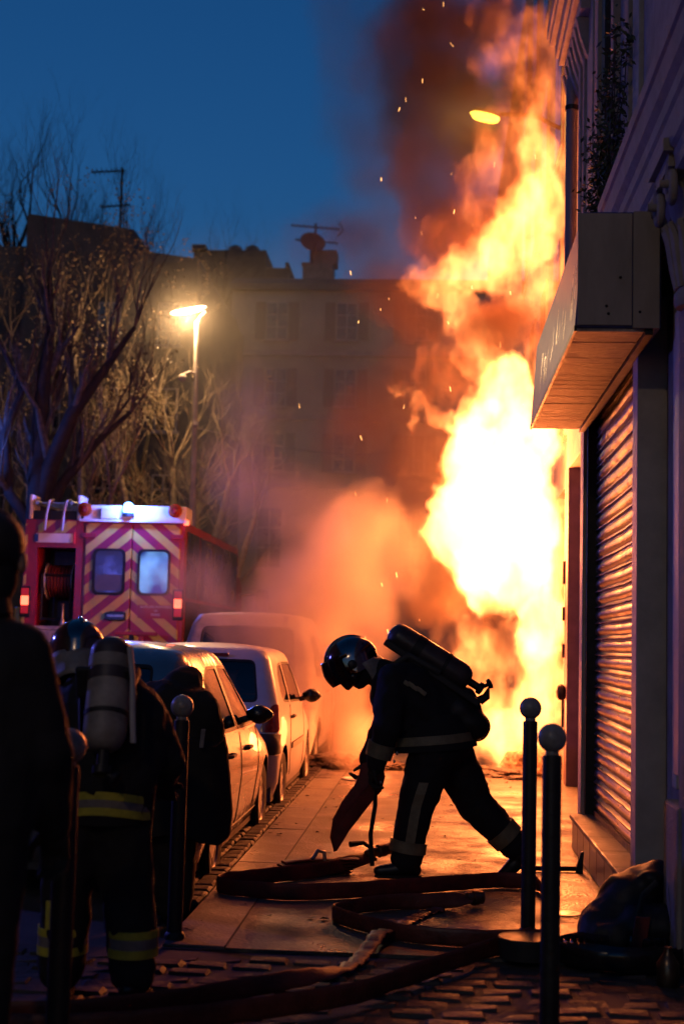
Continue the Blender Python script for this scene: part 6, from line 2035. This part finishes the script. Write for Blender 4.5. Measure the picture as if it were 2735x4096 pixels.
def field(blobs, lo, hi, vs, warp, wscale, seed, sharp, det=0.0, dscale=3.0, zstretch=0.6, fine=0.0):
    lo = np.array(lo, dtype=np.float32)
    n = np.round((np.array(hi) - lo) / vs).astype(int) + 1
    ax = [lo[i] + vs * np.arange(n[i], dtype=np.float32) for i in range(3)]
    Z, Yg, X = np.meshgrid(ax[2], ax[1], ax[0], indexing='ij')
    N1, N2, N3, N4 = VNoise(seed), VNoise(seed + 1), VNoise(seed + 2), VNoise(seed + 3)
    k = wscale
    wx = N1.fbm(X * k, Yg * k, Z * k * zstretch)
    wy = N2.fbm(X * k, Yg * k, Z * k * zstretch)
    wz = N3.fbm(X * k, Yg * k, Z * k * zstretch)
    Xw, Yw, Zw = X + warp * wx, Yg + warp * wy, Z + warp * wz * 1.2
    if fine:                                     # smaller licks on the edges
        k2 = wscale * 3.1
        aw = 0.30 if vs < 0.05 else 0.22
        Xw = Xw + aw * N4.fbm(X * k2, Yg * k2, Z * k2 * 0.8 + 9)
        Zw = Zw + 0.45 * N2.fbm(X * k2 + 4, Yg * k2, Z * k2 * 0.8)
    F = np.zeros_like(X)
    for (cx, cy, cz, rx, ry, rz, I) in blobs:
        q = ((Xw - cx) / rx) ** 2 + ((Yw - cy) / ry) ** 2 + ((Zw - cz) / rz) ** 2
        g = np.clip((1.35 - q) * sharp, 0, 1)
        F = np.maximum(F, g * I) + 0.25 * np.minimum(F, g * I)
    if det:
        D = N4.fbm(X * dscale, Yg * dscale, Z * dscale * zstretch, 4, 0.6)
        F = F * np.clip(1 + det * D * 2, 0, 3)
    if fine:
        D = N4.fbm(X * 6.5 + 2 * wx, Yg * 6.5, Z * 6.5 * zstretch + 2 * wz, 4, 0.65)
        F = np.maximum(F + fine * D * np.minimum(F * 3, 1), 0)
    # fade at the faces of the grid
    for a_, (g, l, h) in enumerate(((X, ax[0][0], ax[0][-1]), (Yg, ax[1][0], ax[1][-1]), (Z, ax[2][0], ax[2][-1]))):
        e = 3 * vs
        F = F * np.clip((h - g) / e, 0, 1)
        if a_ != 2:
            F = F * np.clip((g - l) / e, 0, 1)
    return F.astype(np.float32), lo, n, vs


def volume(name, F, lo, n, vs, m_, label):
    me = bpy.data.meshes.new(name)
    me.vertices.add(F.size)
    co = np.zeros((F.size, 3), dtype=np.float32)
    co[:] = lo + (n - 1) * vs / 2
    me.vertices.foreach_set('co', co.ravel())
    me.attributes.new('amount', 'FLOAT', 'POINT').data.foreach_set('value', F.ravel())
    ob = bpy.data.objects.new(name, me)
    COL.objects.link(ob)
    me.materials.append(m_)
    ng = bpy.data.node_groups.new(name, 'GeometryNodeTree')
    ng.interface.new_socket('Geometry', in_out='INPUT', socket_type='NodeSocketGeometry')
    ng.interface.new_socket('Geometry', in_out='OUTPUT', socket_type='NodeSocketGeometry')
    L, A = ng.links.new, ng.nodes.new
    gi, go, vc = A('NodeGroupInput'), A('NodeGroupOutput'), A('GeometryNodeVolumeCube')
    vc.inputs['Min'].default_value = [float(v_) for v_ in lo]
    vc.inputs['Max'].default_value = [float(v_) for v_ in lo + (n - 1) * vs]
    for i, k in enumerate(('Resolution X', 'Resolution Y', 'Resolution Z')):
        vc.inputs[k].default_value = int(n[i])

    def vm(op, a, b):
        nd = A('ShaderNodeVectorMath')
        nd.operation = op
        L(a, nd.inputs[0])
        if op == 'SCALE':
            nd.inputs['Scale'].default_value = b
        elif b is not None:
            nd.inputs[1].default_value = b
        return nd.outputs['Value'] if op == 'DOT_PRODUCT' else nd.outputs[0]
    p = A('GeometryNodeInputPosition').outputs[0]
    p = vm('SUBTRACT', p, [float(v_) for v_ in lo])
    p = vm('SCALE', p, 1 / vs)
    p = vm('ADD', p, (0.5, 0.5, 0.5))
    p = vm('FLOOR', p, None)
    idx = vm('DOT_PRODUCT', p, (1.0, float(n[0]), float(n[0] * n[1])))
    si = A('GeometryNodeSampleIndex')
    si.data_type = 'FLOAT'
    si.domain = 'POINT'
    at_ = A('GeometryNodeInputNamedAttribute')
    at_.data_type = 'FLOAT'
    at_.inputs[0].default_value = 'amount'
    L(gi.outputs[0], si.inputs[0])
    L(at_.outputs[0], si.inputs['Value'])
    L(idx, si.inputs['Index'])
    L(si.outputs[0], vc.inputs['Density'])
    sm_ = A('GeometryNodeSetMaterial')
    sm_.inputs['Material'].default_value = m_
    L(vc.outputs[0], sm_.inputs[0])
    L(sm_.outputs[0], go.inputs[0])
    md = ob.modifiers.new('grid', 'NODES')
    md.node_group = ng
    tag(ob, label, kind='stuff')
    return ob


def vmat(name, build):
    m_ = bpy.data.materials.new(name)
    m_.use_nodes = True
    nt = m_.node_tree
    nt.nodes.clear()
    out = nt.nodes.new('ShaderNodeOutputMaterial')
    at_ = nt.nodes.new('ShaderNodeAttribute')
    at_.attribute_name = 'density'
    nt.links.new(build(nt, at_.outputs['Fac']), out.inputs['Volume'])
    return m_


def fire_nodes(nt, d):
    e = d
    rp = nt.nodes.new('ShaderNodeValToRGB')
    rp.color_ramp.elements[0].position = 0.0
    rp.color_ramp.elements[0].color = (1.0, 0.10, 0.008, 1)
    rp.color_ramp.elements[1].position = 1.0
    rp.color_ramp.elements[1].color = (1.0, 0.29, 0.065, 1)
    nt.links.new(e, rp.inputs[0])
    st = mth(nt, 'MULTIPLY', mth(nt, 'POWER', mth(nt, 'MAXIMUM', e, 0.0), 2.0), 6.5)
    em = nt.nodes.new('ShaderNodeEmission')
    nt.links.new(rp.outputs[0], em.inputs[0])
    nt.links.new(st, em.inputs[1])
    return em.outputs[0]


def smoke_nodes(col, k, emis=None):
    def f(nt, d):
        pv = nt.nodes.new('ShaderNodeVolumePrincipled')
        pv.inputs['Color'].default_value = (*col, 1)
        pv.inputs['Anisotropy'].default_value = 0.2
        pv.inputs['Density Attribute'].default_value = ''
        nt.links.new(mth(nt, 'MULTIPLY', d, k), pv.inputs['Density'])
        return pv.outputs[0]
    return f


volume('flame', *field(FLAME, (-1.1, 15.95, 0.0), (1.62, 17.65, 9.6), 0.027, 0.36, 1.9, 5, 3.6, 0.8, 3.0, 0.6, 1.7), vmat('flame', fire_nodes), 'tall column of white-hot flame pouring from the shop front')
volume('smoke', *field(SMOKE, (-3.4, 15.2, 0.0), (1.6, 20.5, 10.4), 0.09, 1.2, 0.95, 11, 0.8, 1.5, 1.9, 0.8, 0.5), vmat('smoke', smoke_nodes((0.26, 0.18, 0.13), 2.4)), 'dark brown smoke billowing up beside the flames')
volume('steam', *field(STEAM, (-4.2, 14.9, -0.1), (0.4, 20.0, 5.6), 0.085, 0.95, 1.3, 21, 0.8, 1.3, 1.8, 0.8, 0.3), vmat('steam', smoke_nodes((0.80, 0.70, 0.62), 3.0)), 'orange-lit pale smoke drifting over the parked cars')

VEIL = [(-5.3, 30.0, 8.5, 1.1, 1.4, 1.0, 0.05), (-5.3, 30.3, 8.4, 2.0, 2.4, 1.8, 0.02), (-2.2, 30, 5.0, 3.2, 7.0, 4.5, 0.022), (-1.5, 26, 3.5, 3.0, 4.5, 3.0, 0.04), (0.0, 27, 8.0, 2.0, 5.0, 5.0, 0.045), (-3.0, 40, 8.0, 5.0, 5.0, 6.0, 0.012)]
volume('drifting_smoke', *field(VEIL, (-11, 21, 0.0), (1.5, 46, 15), 0.35, 2.0, 0.28, 31, 1.0, 0.9, 0.6, 0.8), vmat('drifting_smoke', smoke_nodes((0.80, 0.72, 0.62), 1.0)), 'thin brown smoke drifting through the street before the far houses')

# ------------------------------------------------------------------ sparks
M['spark'] = emit('spark', (1.0, 0.45, 0.12), 7)
sk = MB()
rs_ = random.Random(12)
for i in range(44):
    t = rs_.random()
    x = 0.4 + rs_.gauss(-0.4, 0.6)
    p = Vector((min(x, 1.4), rs_.uniform(15.2, 17.8), rs_.uniform(1.5, 9.3)))
    d = Vector((rs_.uniform(-0.4, 0.3), 0, rs_.uniform(0.3, 1))).normalized() * rs_.uniform(0.008, 0.035)
    sk.tube([p - d, p + d], rs_.choice((0.0012, 0.0018, 0.003)), 3)
so = sk.build('sparks', M['spark'])
tag(so, 'tiny glowing sparks flying above the fire', kind='stuff')

# ------------------------------------------------------------------ scraps and ash on the pavement
lt = MB()
rl = random.Random(4)
for i in range(150):
    yy = rl.uniform(7.2, 16.0)
    xx = rl.uniform(-1.2, 0.98)
    sz = rl.choice((0.006, 0.01, 0.014, 0.022))
    a = rl.uniform(0, PI)
    c_, s2 = math.cos(a) * sz, math.sin(a) * sz
    h = rl.uniform(0.002, 0.4) * sz
    lt.add([(xx - c_ - s2, yy - s2 + c_, 0.005), (xx + c_ - s2, yy + s2 + c_, 0.005 + h), (xx + c_ + s2 * 0.6, yy + s2 - c_ * 0.6, 0.005), (xx - c_ + s2, yy - s2 - c_, 0.006 + h * 2)], [(0, 1, 2), (0, 2, 3)])
tag(lt.build('litter', M['charred']), 'scraps and ash scattered over the pavement', kind='stuff')
for o in bpy.data.objects:
    if o.get('_w'):
        del o['_w']
